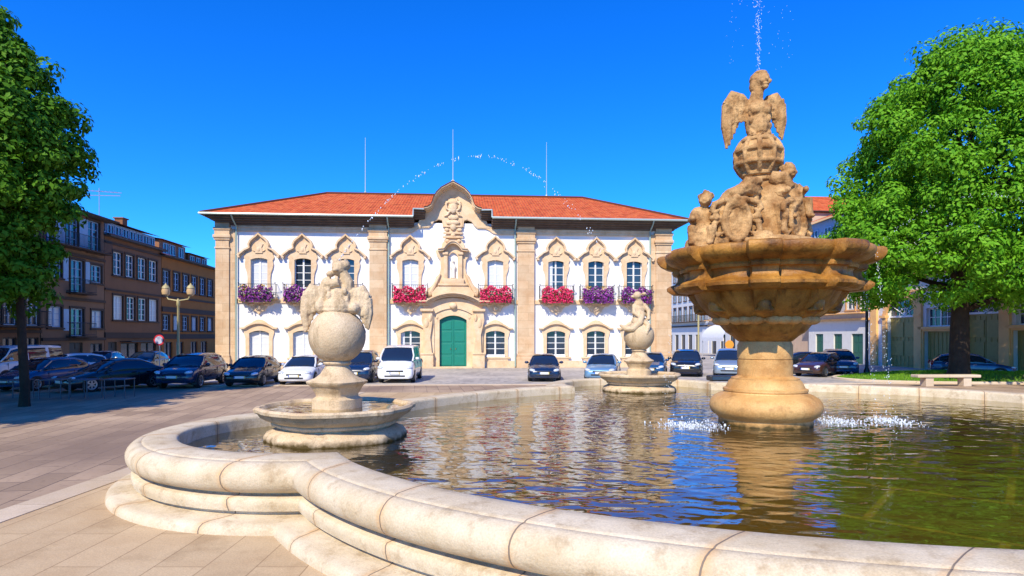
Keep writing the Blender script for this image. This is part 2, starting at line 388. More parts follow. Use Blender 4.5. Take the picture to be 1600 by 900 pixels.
# ------------------------------------------------------------------ the pool
C0 = Vector((5.4, 13.1))
CTRL = [(-180,8.5),(-152,9.03),(-138,9.0),(-119,8.7),(-100,8.45),(-60,8.6),(-30,9.0),(0,9.4),(29,9.8),(62,8.9),(80,8.4),(100,8.0),(117,7.7),(140,7.75),(155,8.0),(168,8.4),(180,8.5)]
def Rmain(t):
    d = (math.degrees(t) + 180) % 360 - 180
    for (a, ra), (b, rb) in zip(CTRL, CTRL[1:]):
        if a <= d <= b:
            u = (d-a)/(b-a); return ra + (rb-ra)*u
    return 8.5
_tab = [Rmain(R(i)) for i in range(360)]
_tab = [sum(_tab[(i+j) % 360] for j in range(-9, 10))/19 for i in range(360)]
def Rm(t):
    d = math.degrees(t) % 360; i = int(d) % 360; u = d - int(d); return _tab[i]*(1-u) + _tab[(i+1) % 360]*u
LOBES = [Vector((6.6, 4.5)), Vector((14.5, 14.6)), Vector((4.4, 21.1)), Vector((-3.15, 11.15))]; LR = 2.55
def junction(c, d, sg):
    o = c - C0; p0 = math.atan2(o.y, o.x)
    def inside(t):
        q = c + (LR+d)*Vector((math.cos(p0+sg*t), math.sin(p0+sg*t))) - C0
        return q.length < Rm(math.atan2(q.y, q.x)) + d
    t = .2
    while not inside(t) and t < 3: t += .02
    a, b = t-.02, t
    for _ in range(25):
        m = (a+b)/2
        if inside(m): b = m
        else: a = m
    return p0 + sg*a
def outline(d, nl=44, nm=70):
    pts = []; J = []
    for c in LOBES:
        a, b = junction(c, d, -1), junction(c, d, 1)
        J.append((a, b))
    for k, c in enumerate(LOBES):
        a, b = J[k]
        for i in range(nl): 
            t = a + (b-a)*i/(nl-1); pts.append(c + (LR+d)*Vector((math.cos(t), math.sin(t))))
        q = pts[-1] - C0; t0 = math.atan2(q.y, q.x)
        c2 = LOBES[(k+1) % 4]; a2 = J[(k+1) % 4][0]
        q = c2 + (LR+d)*Vector((math.cos(a2), math.sin(a2))) - C0; t1 = math.atan2(q.y, q.x)
        while t1 < t0: t1 += 2*math.pi
        for i in range(1, nm-1):
            t = t0 + (t1-t0)*i/(nm-1); r = Rm(t)+d; pts.append(C0 + r*Vector((math.cos(t), math.sin(t))))
    return pts
prof = [(0,.0),(0,.80),(.012,.845),(.05,.868),(.2,.872),(.47,.866),(.50,.858),(.515,.845)]
for i in range(0, 13):
    a = R(88 - i*15); prof.append((.515 + .225*math.cos(a)*(1 if a > 0 else .97), .645 + .205*math.sin(a)))
prof += [(.50,.415),(.52,.40),(.63,.395),(.655,.37),(.655,.30),(.63,.22),(.55,.195),(.55,.165),(.60,.155),(.86,.15),(.93,.135),(.97,.10),(.985,.05),(.985,0)]
def basin():
    rings = [outline(d) for d, z in prof]; n = len(rings[0]); ref = outline(.4)
    u = [0]
    for i in range(n): u.append(u[-1] + (ref[(i+1) % n]-ref[i]).length)
    vs = []; fs = []; uvs = []
    for (d, z), ring in zip(prof, rings):
        for p in ring: vs.append((p.x, p.y, z))
    v_ = [0]
    for a, b in zip(prof, prof[1:]): v_.append(v_[-1] + math.hypot(a[0]-b[0], a[1]-b[1]))
    for i in range(len(prof)-1):
        for j in range(n):
            j2 = (j+1) % n; fs.append((i*n+j, i*n+j2, (i+1)*n+j2, (i+1)*n+j)); uvs += [(u[j], v_[i]), (u[j+1], v_[i]), (u[j+1], v_[i+1]), (u[j], v_[i+1])]
    me = bpy.data.meshes.new('basin_wall'); me.from_pydata(vs, [], fs); me.materials.append(S_RIM)
    l = me.uv_layers.new(name='uv')
    for i, q in enumerate(uvs): l.data[i].uv = q
    me.flip_normals()
    me.polygons.foreach_set('use_smooth', [True]*len(me.polygons)); me.set_sharp_from_angle(angle=R(50))
    o = bpy.data.objects.new('fountain_basin', me); COL.objects.link(o)
    tag(o, 'low rounded stone wall of the big lobed fountain pool, pale cream blocks with dark joints', 'fountain basin')
    return o
basin()
def water_mat():
    m = bpy.data.materials.new('pool water'); m.use_nodes = True; t = m.node_tree; N = t.nodes; L = t.links; N.clear()
    out = N.new('ShaderNodeOutputMaterial'); mx = N.new('ShaderNodeMixShader'); tr = N.new('ShaderNodeBsdfTransparent'); gl = N.new('ShaderNodeBsdfGlossy'); fr = N.new('ShaderNodeLayerWeight')
    tr.inputs[0].default_value = (.86, .80, .48, 1); gl.inputs['Roughness'].default_value = .03; fr.inputs['Blend'].default_value = .5
    tc = N.new('ShaderNodeTexCoord')
    def nz(s, d, sc=(1,1,1)):
        q = N.new('ShaderNodeMapping'); q.inputs['Scale'].default_value = sc; q.inputs['Rotation'].default_value = (0,0,R(12)); L.new(tc.outputs['Object'], q.inputs[0])
        n = N.new('ShaderNodeTexNoise'); n.inputs['Scale'].default_value = s; n.inputs['Detail'].default_value = d; n.inputs['Distortion'].default_value = .4; L.new(q.outputs[0], n.inputs['Vector']); return n.outputs[0]
    sp = N.new('ShaderNodeMapping'); sp.inputs['Location'].default_value = (-C0.x, -C0.y, 0); L.new(tc.outputs['Object'], sp.inputs[0])
    wv = N.new('ShaderNodeTexWave'); wv.wave_type = 'RINGS'; wv.rings_direction = 'Z'; wv.inputs['Scale'].default_value = .95; wv.inputs['Distortion'].default_value = 6; wv.inputs['Detail'].default_value = 3; wv.inputs['Detail Scale'].default_value = 1.6
    L.new(sp.outputs[0], wv.inputs['Vector'])
    def ma(op, a, b):
        x = N.new('ShaderNodeMath'); x.operation = op
        for i, v in enumerate((a, b)):
            if isinstance(v, (int, float)): x.inputs[i].default_value = v
            else: L.new(v, x.inputs[i])
        return x.outputs[0]
    h = ma('ADD', ma('ADD', ma('MULTIPLY', nz(1.9, 1, (.7,1.2,1)), 1.15), ma('MULTIPLY', nz(4.6, 1, (.7,1.3,1)), .30)), ma('MULTIPLY', wv.outputs[1], .10))
    b = N.new('ShaderNodeBump'); b.inputs['Strength'].default_value = 1; b.inputs['Distance'].default_value = .021; L.new(h, b.inputs['Height'])
    L.new(b.outputs[0], gl.inputs['Normal']); L.new(b.outputs[0], fr.inputs['Normal'])
    pw = ma('POWER', fr.outputs['Facing'], 3.0); L.new(ma('MULTIPLY_ADD', pw, .96), mx.inputs[0]); mx.inputs[0].links[0].from_node.inputs[2].default_value = .03; L.new(tr.outputs[0], mx.inputs[1]); L.new(gl.outputs[0], mx.inputs[2]); L.new(mx.outputs[0], out.inputs[0])
    MATS['pool water'] = m
    return m
WATER = water_mat()
WZ = .62
sheet('water', [tuple(p) for p in outline(-.001)], WZ, WATER)
def floor_mat():
    m, t, p = nodemat('pool floor tiles'); N = t.nodes; L = t.links
    tc = N.new('ShaderNodeTexCoord'); mp = N.new('ShaderNodeMapping'); mp.inputs['Rotation'].default_value = (0, 0, R(40)); mp.inputs['Location'].default_value = (.2, -.5, 0); L.new(tc.outputs['Object'], mp.inputs[0])
    br = N.new('ShaderNodeTexBrick'); br.inputs['Scale'].default_value = 1; br.inputs['Brick Width'].default_value = 2.9; br.inputs['Row Height'].default_value = 2.2; br.inputs['Mortar Size'].default_value = .07; br.inputs['Mortar Smooth'].default_value = .5
    br.inputs['Color1'].default_value = (.105,.066,.005,1); br.inputs['Color2'].default_value = (.12,.08,.008,1); br.inputs['Mortar'].default_value = (.26,.19,.025,1)
    L.new(mp.outputs[0], br.inputs['Vector'])
    nz = N.new('ShaderNodeTexNoise'); nz.inputs['Scale'].default_value = 1.1; nz.inputs['Detail'].default_value = 7; L.new(tc.outputs['Object'], nz.inputs['Vector'])
    r = N.new('ShaderNodeMapRange'); r.inputs[1].default_value = .4; r.inputs[2].default_value = .7; L.new(nz.outputs[0], r.inputs[0])
    mu = N.new('ShaderNodeMath'); mu.operation = 'MULTIPLY'; mu.inputs[1].default_value = .55; L.new(r.outputs[0], mu.inputs[0])
    x = N.new('ShaderNodeMix'); x.data_type = 'RGBA'; L.new(mu.outputs[0], x.inputs[0]); L.new(br.outputs[0], x.inputs[6]); x.inputs[7].default_value = (.05,.04,.005,1)
    L.new(x.outputs[2], p.inputs['Base Color']); p.inputs['Roughness'].default_value = .9
    MATS[m.name] = m; return m
sheet('pool_floor', [tuple(p) for p in outline(-.002)], .06, floor_mat())

# ------------------------------------------------------------------ central fountain
T0 = math.atan2(-13.3, -5.47)
def lobed(t, a=1.055, b=.95, c=.04, hw=.17, n=8, off=0):
    u = ((t - T0 - off) * n / (2*math.pi)) % 1.0; u = min(u, 1-u)          # 0 at a pier, .5 mid-face
    e = .025
    if u < hw: return a
    if u < hw+e: return a + (b-a)*(u-hw)/e
    return b + c*math.sin((u-hw-e)/(.5-hw-e)*math.pi/2)
cf = thing('central_fountain', 'tall brown stone fountain, wide lobed bowl, winged figure on a globe on top', 'fountain', (5.47, 13.3, 0))
ped = [(1.02,.0),(1.02,.74),(1.06,.77),(1.16,.84),(1.215,.93),(1.225,1.0),(1.21,1.08),(1.15,1.17),(1.02,1.25),(.92,1.28),(.90,1.31),(.92,1.33),(.92,1.37),(.86,1.39),(.83,1.45),(.79,1.53),(.74,1.57),(.74,1.60),(.66,1.62),(.60,1.65),(.60,1.985),(.58,1.995),(.58,2.005),(.60,2.015),(.60,2.30),(.57,2.36),(.56,2.40)]
ped = [(r*.935, z) for r, z in ped]; MB().lathe(ped, 72).build('pedestal', S_WARM, cf, smooth=40)
bowl = [(.56,2.38),(.60,2.40),(.72,2.5),(.85,2.58),(.97,2.68),(1.02,2.74),(1.03,2.79),(1.0,2.82),(1.05,2.84),(1.2,2.9),(1.36,3.0),(1.5,3.12),(1.6,3.24),(1.66,3.34),(1.70,3.40),(2.06,3.43),(2.16,3.50),(2.17,3.56),(2.10,3.61),(1.98,3.64),(1.93,3.70),(1.92,3.78),(1.95,3.83),(2.03,3.85),(2.05,3.90),(2.03,3.94),(2.08,3.97),(2.2,4.0),(2.32,4.06),(2.38,4.13),(2.40,4.20),(2.38,4.26),(2.32,4.29),(2.2,4.28),(2.1,4.2),(1.6,4.1)]
bowl = [(r*(.935 if z < 2.6 else .90), z) for r, z in bowl]
def brf(t, i):
    z = bowl[i][1]; k = min(1, max(0, (z-2.80)/.5)); k = k if z > 2.8 else .25*min(1, max(0, (z-2.5)/.3))
    return 1 + (lobed(t) - 1) * k
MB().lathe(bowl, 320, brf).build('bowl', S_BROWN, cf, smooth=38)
# shells carved below the bowl
mb = MB()
for k in range(8):
    t = T0 + 2*math.pi*(k+.5)/8
    for q in (-.22, 0, .22):
        mb.ell((.93*math.cos(t+q), .93*math.sin(t+q), 2.84), (.17, .17, .11), seg=12)
blob('shell_carving', mb, S_WARM, cf, .03, .01)
for k in range(8):
    t = T0 + 2*math.pi*k/8; mb = MB()
    mb.ell((1.36*math.cos(t), 1.36*math.sin(t), 3.14), (.14, .14, .17), seg=12).ell((1.27*math.cos(t), 1.27*math.sin(t), 3.02), (.2, .2, .06), seg=12)
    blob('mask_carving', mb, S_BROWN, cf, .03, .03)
# core block under the statues
def figure(mb, x, y, z, s, face=0, arm=0, lean=0):
    """a plump stone child, seated; face turns it about z"""
    M = Matrix.Translation((x, y, z)) @ Matrix.Rotation(face, 4, 'Z') @ Matrix.Rotation(lean, 4, 'Y') @ Matrix.Scale(s, 4)
    m2 = MB(M)
    m2.ell((0,0,.30), (.20,.17,.30)).ell((0,-.04,.18), (.22,.20,.2)).ell((0,0,.5), (.19,.13,.12))
    m2.tube([(0,0,.55), (0,-.02,.7)], .075).ell((0,-.03,.80), (.135,.15,.165), seg=16)
    m2.ell((0,-.17,.785), (.03,.04,.035)).ell((-.055,-.15,.76), (.05,.04,.045)).ell((.055,-.15,.76), (.05,.04,.045)).ell((0,-.15,.71), (.045,.04,.03))
    for i in range(14):
        a = i*2.4; e = .25 + (i % 4)*.33
        m2.ell((.13*math.cos(a)*math.cos(e), .03+.13*math.sin(a)*math.cos(e), .84+.13*math.sin(e)), .05, seg=8)
    for sx in (-1, 1):
        m2.tube([(sx*.17,0,.52), (sx*.27,-.08,.36+arm*.1), (sx*.2,-.24,.34+arm*.25)], [.075,.065,.05]); m2.ell((sx*.19,-.26,.35+arm*.27), .06)
        m2.tube([(sx*.1,-.06,.12), (sx*.2,-.30,.16), (sx*.18,-.34,-.12)], [.12,.105,.07]); m2.ell((sx*.18,-.40,-.15), (.055,.1,.05))
    for v in [m2]:
        mb.add(v.v, v.f)
def ring_pts(cx, cz, rx, rz, y, n=24): return [(cx+rx*math.cos(2*math.pi*i/n), y, cz+rz*math.sin(2*math.pi*i/n)) for i in range(n)]
def cartouche(x, y, z, s, face):
    M = Matrix.Translation((x, y, z)) @ Matrix.Rotation(face, 4, 'Z') @ Matrix.Scale(s, 4)
    m = MB(M)
    m.box(-.42,.42,0,.35,-.55,.5)
    m.ell((0,-.02,0), (.22,.09,.38), seg=20); m.tube(ring_pts(0,0,.29,.45,-.1), .07, closed=True); m.tube(ring_pts(0,0,.21,.36,-.1), .025, closed=True)
    for sx in (-1, 1):
        m.tube([(sx*.30,-.02,.5),(sx*.50,-.06,.42),(sx*.56,-.08,.26),(sx*.46,-.1,.18),(sx*.40,-.1,.28)], [.07,.08,.075,.06,.05])
        m.tube([(sx*.36,-.02,.05),(sx*.50,-.06,-.05),(sx*.52,-.08,-.25),(sx*.42,-.1,-.36),(sx*.35,-.1,-.27)], [.06,.08,.08,.065,.05])
        m.ell((sx*.47,-.08,.1), (.1,.09,.1)); m.ell((sx*.3,-.08,-.5), (.14,.1,.09)); m.ell((sx*.18,-.06,.5), (.14,.09,.08))
        m.ell((sx*.44,-.05,-.5), (.12,.12,.14))
    m.ell((0,-.1,.52), (.12,.1,.11)).ell((0,-.1,-.47), (.1,.09,.08))
    return m
mb = MB(); mb.lathe([(.95,4.1),(1.1,4.35),(1.05,4.5),(.72,4.6),(.6,5.3),(.5,5.62),(.42,5.7),(.34,5.74),(.30,5.86)], 32)
mb.build('core', S_STAT, cf, smooth=40)
for (x, y, z, s, fa) in ((-.86,-.66,4.86,.86,R(-12)), (.34,-.66,4.84,.80,R(30)), (-.85,.6,4.85,.86,R(-160)), (.5,.65,4.85,.86,R(150))):
    blob('cartouche', cartouche(x, y, z, s, fa), S_STAT, cf, .026, .03, .1)
mb = MB(); figure(mb, -1.42, -.30, 4.56, 1.02, R(-25), .1, R(3)); mb.ell((-1.45,-.2,4.35), (.36,.32,.35)).ell((-1.5,-.45,4.5),(.26,.24,.25)).ell((-1.52,-.28,5.0),(.2,.2,.24)); blob('cherub', mb, S_STAT, cf, .024, .022, .08)
mb = MB(); figure(mb, .38, -.38, 5.1, 1.05, R(8), .2, R(-3)); mb.ell((.42,-.3,4.98), (.42,.34,.3)).ell((.72,-.2,5.2),(.18,.26,.2)).ell((.46,-.36,5.35),(.24,.2,.3)).ell((.14,-.45,5.5),(.2,.17,.16)).ell((.08,-.42,5.78),(.17,.15,.15)).ell((.0,-.35,5.3),(.22,.2,.2)); mb.tube([(.35,-.5,5.6),(.15,-.5,5.85),(-.02,-.4,5.9)],[.1,.1,.07]); blob('cherub', mb, S_STAT, cf, .024, .022, .08)
mb = MB(); figure(mb, -.1, .75, 4.9, 1.1, R(180), .3); blob('cherub', mb, S_STAT, cf, .03, .02, .08)
mb = MB()   # drapery and scrolls joining the group
mb.tube([(-1.2,-.5,5.2),(-.95,-.6,5.42),(-.6,-.6,5.56),(-.35,-.5,5.5)],[.09,.14,.15,.12]); mb.tube([(-.85,-.5,5.45),(-.6,-.62,5.68),(-.3,-.5,5.72)],[.07,.12,.1])
for i in range(60):
    a = random.uniform(0, 2*math.pi); q = random.uniform(.6,.85); mb.ell((-.35+q*1.05*math.cos(a), q*.72*math.sin(a), random.uniform(4.3,5.3)), (random.uniform(.1,.22), random.uniform(.1,.2), random.uniform(.08,.22)), (random.random(),random.random(),0))
mb.ell((-.35,-.85,4.4),(.25,.18,.25)).box(-1.7,.95,-.8,.9,4.15,4.36)
mb.ell((-.35,0,4.9),(.9,.6,.6)).ell((-.25,0,5.4),(.5,.4,.35))
blob('drapery', mb, S_STAT, cf, .028, .04, .1)
# globe with its grid of bands
gc = (-.14, 0, 6.35); gr = .5
mb = MB(); mb.ell(gc, .47, seg=32)
for k in range(10):
    a = 2*math.pi*k/10; mb.tube([(gc[0]+gr*.98*math.cos(b)*math.cos(a), gc[1]+gr*.98*math.cos(b)*math.sin(a), gc[2]+gr*.98*math.sin(b)) for b in [R(-85+170*i/16) for i in range(17)]], .052, 6)
for la in (-50,-18,14,46):
    r = gr*.98*math.cos(R(la)); mb.tube([(gc[0]+r*math.cos(2*math.pi*i/36), gc[1]+r*math.sin(2*math.pi*i/36), gc[2]+gr*.98*math.sin(R(la))) for i in range(36)], .055, 6, closed=True)
blob('globe', mb, S_STAT, cf, .018, .012, .06, smooth=1)
MB().lathe([(.32,5.7),(.30,5.78),(.36,5.82),(.36,5.86),(.30,5.90),(.30,5.95)], 32, cx=-.1).build('globe_support', S_STAT, cf)
# pelican with spread wings
def wing(mb, sx, ox, oz, s=1, y=.05, tipz=-1.0):
    sh = Vector((ox, y, oz)); top = Vector((ox+sx*.26*s, y+.02, oz+.22*s)); out = Vector((ox+sx*.42*s, y, oz+.02*s))
    mb.tube([sh, (sh+top)/2+Vector((0,0,.05*s)), top, out], [.12*s,.12*s,.12*s,.08*s])
    for i in range(7):
        u = i/6; a = sh.lerp(top, min(1, u*1.5)) if u < .66 else top.lerp(out, (u-.66)/.34)
        tip = Vector((ox + sx*(.10+.30*u)*s, y-.02, oz + (tipz*(.22+.78*u) + (.05 if i == 6 else 0))*s))
        mb.tube([a+Vector((0,-.03,0)), a.lerp(tip,.5)+Vector((sx*.035*s,-.02-.045*(i%2),0)), tip], [.085*s,.075*s,.03*s], 7)
    for r_ in range(3):
        for i in range(5):
            u = i/4; mb.ell((ox+sx*(.06+.33*u)*s, y-.08, oz+(.1-.17*r_-.05*u)*s), (.055*s,.04*s,.11*s), (0, sx*.2, 0), seg=8)
mb = MB()
mb.ell((-.16,0,7.12),(.27,.25,.40)).ell((-.16,-.14,6.98),(.20,.16,.22)).ell((-.16,-.06,7.38),(.25,.2,.2)).ell((-.16,.1,6.8),(.2,.25,.2))
mb.tube([(-.17,0,7.4),(-.19,.0,7.62),(-.15,-.02,7.82),(-.1,-.05,7.95)],[.2,.15,.13,.13]); mb.ell((-.08,-.07,7.99),(.155,.18,.2),seg=18).ell((-.13,.03,8.05),(.19,.18,.17)).ell((-.24,.0,7.9),(.09,.12,.16)).ell((-.1,-.02,8.17),(.15,.15,.06))
mb.ell((-.06,-.25,7.97),(.035,.05,.06),seg=10).ell((-.06,-.22,7.88),(.06,.05,.03),seg=10).ell((-.06,-.2,7.82),(.06,.06,.05),seg=10).ell((-.14,-.2,7.94),(.05,.05,.05),seg=10).ell((.02,-.2,7.94),(.05,.05,.05),seg=10).ell((-.27,-.16,7.33),(.12,.11,.12)).ell((-.04,-.16,7.33),(.12,.11,.12))
for i in range(14): a = i*2.4; mb.ell((-.16+.2*math.cos(a), -.16+.03*math.sin(a*3), 7.0+.03*i), (.06,.05,.08), seg=8)
mb.tube([(-.28,-.08,6.95),(-.32,-.16,6.78)],[.1,.09]); mb.tube([(-.02,-.08,6.95),(0,-.16,6.78)],[.1,.09])
for k in range(3):
    mb.ell((-.38+.06*k,-.24,6.76),(.03,.09,.035),seg=8).ell((-.06+.06*k,-.24,6.76),(.03,.09,.035),seg=8)
wing(mb, -1, -.38, 7.48, 1.08, tipz=-.9); wing(mb, 1, .02, 7.5, .9, tipz=-.88)
blob('winged_figure', mb, S_STAT, cf, .017, .012, .06, smooth=1)

# ------------------------------------------------------------------ small fountains in the lobes
def small_fountain(name, loc, label, statue):
    t = thing(name, label, 'fountain', loc, group='small ball fountains in the pool lobes')
    def cor(amp, n=8, hw=.1):
        def f(th, i): 
            u = ((th-.35)*n/(2*math.pi)) % 1; u = min(u, 1-u); return 1+amp*(1 if u < hw else max(0, 1-(u-hw)/.05)) - amp*.5
        return f
    MB().lathe([(1.2,0),(1.25,.5),(1.27,.60),(1.27,.68),(1.22,.76),(1.14,.80),(1.08,.83)], 96, cor(.03, 6)).build('base', S_PALE, t)
    b = [(q*.965, z) for q, z in [(1.06,.80),(1.08,.86),(1.16,.88),(1.18,.92),(1.16,.94),(1.26,.98),(1.36,1.04),(1.41,1.11),(1.47,1.14),(1.48,1.19),(1.44,1.225),(1.37,1.22),(1.3,1.14),(.5,1.08)]]
    MB().lathe(b, 128, cor(.04, 6)).build('bowl', S_PALE, t)
    me = MB().lathe([(.4,1.165),(1.29,1.17)], 48, cap=False).build('water_film', WATER, t)
    p = [(.44,1.05),(.44,1.33),(.41,1.35),(.37,1.38),(.37,1.42),(.40,1.46),(.44,1.54),(.47,1.58),(.53,1.62),(.54,1.655),(.50,1.68),(.40,1.72),(.31,1.79),(.25,1.88),(.215,1.94),(.21,1.955),(.25,1.975),(.26,2.0),(.24,2.03),(.15,2.06)]
    def sq(th, i):
        z = p[i][1]
        if z > 1.7: return 1
        u = ((th-.35)*4/(2*math.pi)) % 1; u = abs(u-.5)*2; return .93 + .12*u**2
    MB().lathe(p, 64, sq).build('pedestal', S_PALE, t, smooth=45)
    mb = MB().ell((0,0,2.5), .52, seg=48); mb.build('ball', S_PALE, t, smooth=180)
    statue(t)
    return t
def statue_a(t):
    mb = MB()
    mb.ell((.05,-.02,3.16),(.24,.2,.30)).ell((.05,-.1,3.05),(.27,.2,.2)).ell((.03,0,2.98),(.34,.3,.12)).ell((-.28,-.08,3.05),(.12,.16,.16)).ell((.34,-.1,3.02),(.12,.14,.12))
    mb.tube([(-.2,.0,3.0),(-.26,-.02,3.2),(-.22,-.02,3.42),(-.16,0,3.52)],[.13,.12,.11,.12])          # bent neck of the bird
    mb.tube([(-.2,0,3.5),(-.1,-.1,3.46),(.08,-.14,3.5)],[.12,.1,.08]); mb.tube([(.18,.02,3.3),(.2,.0,3.5),(.1,0,3.68)],[.12,.11,.1])
    mb.ell((.04,0,3.77),(.14,.15,.16),seg=16).ell((.0,-.14,3.72),(.06,.06,.04)).ell((-.12,-.03,3.66),(.08,.1,.06)).ell((.14,.03,3.82),(.1,.12,.1))
    for i in range(10): a = i*2.4; mb.ell((.05+.1*math.cos(a),.02+.1*math.sin(a),3.82+.01*i),.05,seg=8)
    for i in range(18): a = i*2.4; mb.ell((.05+.2*math.cos(a)*.9,-.14-.04*math.sin(a*2),2.98+.022*i),(.05,.05,.07),seg=8)
    wing(mb, -1, -.26, 3.22, .82, y=.0, tipz=-.85); wing(mb, 1, .24, 3.18, .85, y=.0, tipz=-.72)
    mb.ell((-.5,-.02,3.1),(.12,.08,.25),(0,.3,0)).ell((.46,-.02,3.1),(.13,.08,.22),(0,-.3,0))
    blob('winged_figure', mb, S_PALE, t, .02, .016, .07, smooth=1)
def statue_b(t):
    mb = MB()
    mb.ell((0,0,3.0),(.28,.24,.2)).ell((-.02,0,3.3),(.22,.18,.34)).ell((.0,.02,3.6),(.18,.15,.16)); mb.tube([(0,0,3.65),(-.04,-.02,3.85)],[.1,.1])
    mb.ell((-.06,-.03,3.9),(.14,.15,.14),seg=16); mb.tube([(.16,0,3.6),(.32,-.08,3.35),(.28,-.2,3.05)],[.08,.08,.06]); mb.tube([(-.16,0,3.58),(-.2,-.15,3.3),(.05,-.25,3.1)],[.08,.08,.06])
    mb.tube([(.1,-.2,3.3),(-.05,-.35,2.95),(-.3,-.38,2.72),(-.52,-.3,2.75),(-.68,-.15,2.88)],[.1,.12,.12,.1,.04]); mb.tube([(-.55,-.25,2.76),(-.72,-.2,2.7)],[.08,.02])
    mb.tube([(.12,-.15,3.0),(.25,-.38,2.85),(.15,-.46,2.55)],[.12,.1,.06]); mb.ell((.16,-.1,3.95),(.08,.08,.06)).ell((-.2,.02,3.86),(.08,.1,.06))
    wing(mb, 1, .12, 3.4, .6, y=.12, tipz=-.7)
    blob('seated_figure', mb, S_PALE, t, .028, .02, .08, smooth=1)
small_fountain('ball_fountain', (-3.27, 11.5, 0), 'nearer small pale fountain, a winged figure on a ball above a round bowl', statue_a)
small_fountain('ball_fountain', (4.38, 21.2, 0), 'farther small pale fountain with a seated figure on a ball near the far rim', statue_b)

# ------------------------------------------------------------------ jets, drops and splashes
def drops_mat():
    m, t, p = nodemat('water drops'); p.inputs['Base Color'].default_value = (.85, .92, 1, 1); p.inputs['Roughness'].default_value = .15
    p.inputs['Transmission Weight'].default_value = .35; p.inputs['IOR'].default_value = 1.33; MATS[m.name] = m; return m
DROP = drops_mat()
def drops(name, label, pts):
    mb = MB()
    for p, r in pts: mb.ell(p, (r, r, r*random.uniform(1, 2.4)), seg=6)
    o = mb.build(name, DROP, smooth=180); tag(o, label, 'water jet', kind='stuff'); return o
rnd = random.Random(3)
P = []
a = Vector((-3.25, 11.4, 3.85)); b = Vector((2.7, 13.0, 2.9)); top = 2.65
for i in range(210):
    u = rnd.uniform(0, 1) ** 1.35; p = a.lerp(b, u); p.z += 4*top*u*(1-u) + 0; s = .006 + .03*u
    p += Vector((rnd.gauss(0, s), rnd.gauss(0, s), rnd.gauss(0, s))); P.append((p, rnd.uniform(.005, .011)))
drops('water_jet', 'thin arc of water drops from the winged figure towards the tall fountain', P)
P = []
for i in range(420):
    u = rnd.random(); z = 8.2 + 3.2*u; s = .02 + .13*u*u; P.append(((5.47-.14+rnd.gauss(0,s), 13.3+rnd.gauss(0,s), z), rnd.uniform(.003,.008)))
for i in range(120):
    u = rnd.random(); sg = rnd.choice((-1,1)); P.append(((5.33+sg*(.1+.5*u)+rnd.gauss(0,.06), 13.3+rnd.gauss(0,.3), 10.6-2.2*u*u), rnd.uniform(.003,.005)))
drops('water_spray', 'fine upright water spray above the winged figure on top of the tall fountain', P)
P = []
a = Vector((14.4, 14.6, 3.9)); b = Vector((7.8, 13.4, 4.3))
for i in range(130):
    u = rnd.random(); p = a.lerp(b, u); p.z += 4*1.6*u*(1-u); s = .008+.03*u; p += Vector((rnd.gauss(0,s),rnd.gauss(0,s),rnd.gauss(0,s))); P.append((p, rnd.uniform(.003,.007)))
drops('water_jet', 'thin arc of water drops before the big tree right of the tall fountain', P)
P = []
for k in range(8):
    t = T0 + 2*math.pi*(k+.5)/8; x0 = 5.47+2.16*math.cos(t); y0 = 13.3+2.16*math.sin(t)
    if k in (1, 2, 5): 
        for i in range(130):
            z = rnd.uniform(WZ, 4.1); s = .015+.035*(4.1-z)/3.5; P.append(((x0+rnd.gauss(0,s)+.08*(4.1-z)*math.cos(t), y0+rnd.gauss(0,s)+.08*(4.1-z)*math.sin(t), z), rnd.uniform(.004,.008)))
drops('falling_water', 'drops falling from the edge of the wide bowl into the pool', P)
def splash(px, y0, lab, wd=.36, n=420):
    x0 = (px-800)/F*y0; P = []
    for i in range(n):
        P.append(((x0+rnd.gauss(0,wd), y0+rnd.gauss(0,.3), WZ+abs(rnd.gauss(0,.02))*(1+2.5*(rnd.random()<.15))), rnd.choice((.004,.006,.008,.015))*rnd.uniform(.7,1.2)))
    drops('splash', lab, P)
splash(1075, 12.9, 'white splash on the pool left of the tall pedestal')
splash(1305, 13.4, 'white splash on the pool just right of the tall pedestal', .38, 460)
splash(1395, 13.5, 'smaller white splash farther right on the pool', .22, 340)
# ------------------------------------------------------------------ town hall (local x along the front, y inward)
th = thing('town_hall', 'wide two-storey white baroque town hall with stone trim, red tiled roof and green central door', 'town hall', (-4.6, 48, 0), R(4.5))
WX_UP = (-14.7, -11.45, -8.2, -3.3, 3.3, 8.1, 11.3, 14.4); WX_LO = WX_UP
TOP = 11.3
def arc_pts(x0, x1, z, rise, n=14):
    """points of a segmental arch from x0 to x1 at springing height z"""
    return [(x0+(x1-x0)*i/n, z+rise*(1-(2*i/n-1)**2)) for i in range(n+1)]
mb = MB()
wall_holes(mb, -17.3, 17.3, 0, TOP, [(x-.68, x+.68, 6.15, 8.6) for x in WX_UP] + [(x-.85, x+.85, .95, 3.0) for x in WX_LO] + [(-1.1, 1.1, 0, 4.1)], 0, .45)
shell(mb, -17.3, 17.3, 0, TOP, 17)
mb.build('wall', WHITE, th, smooth=0)
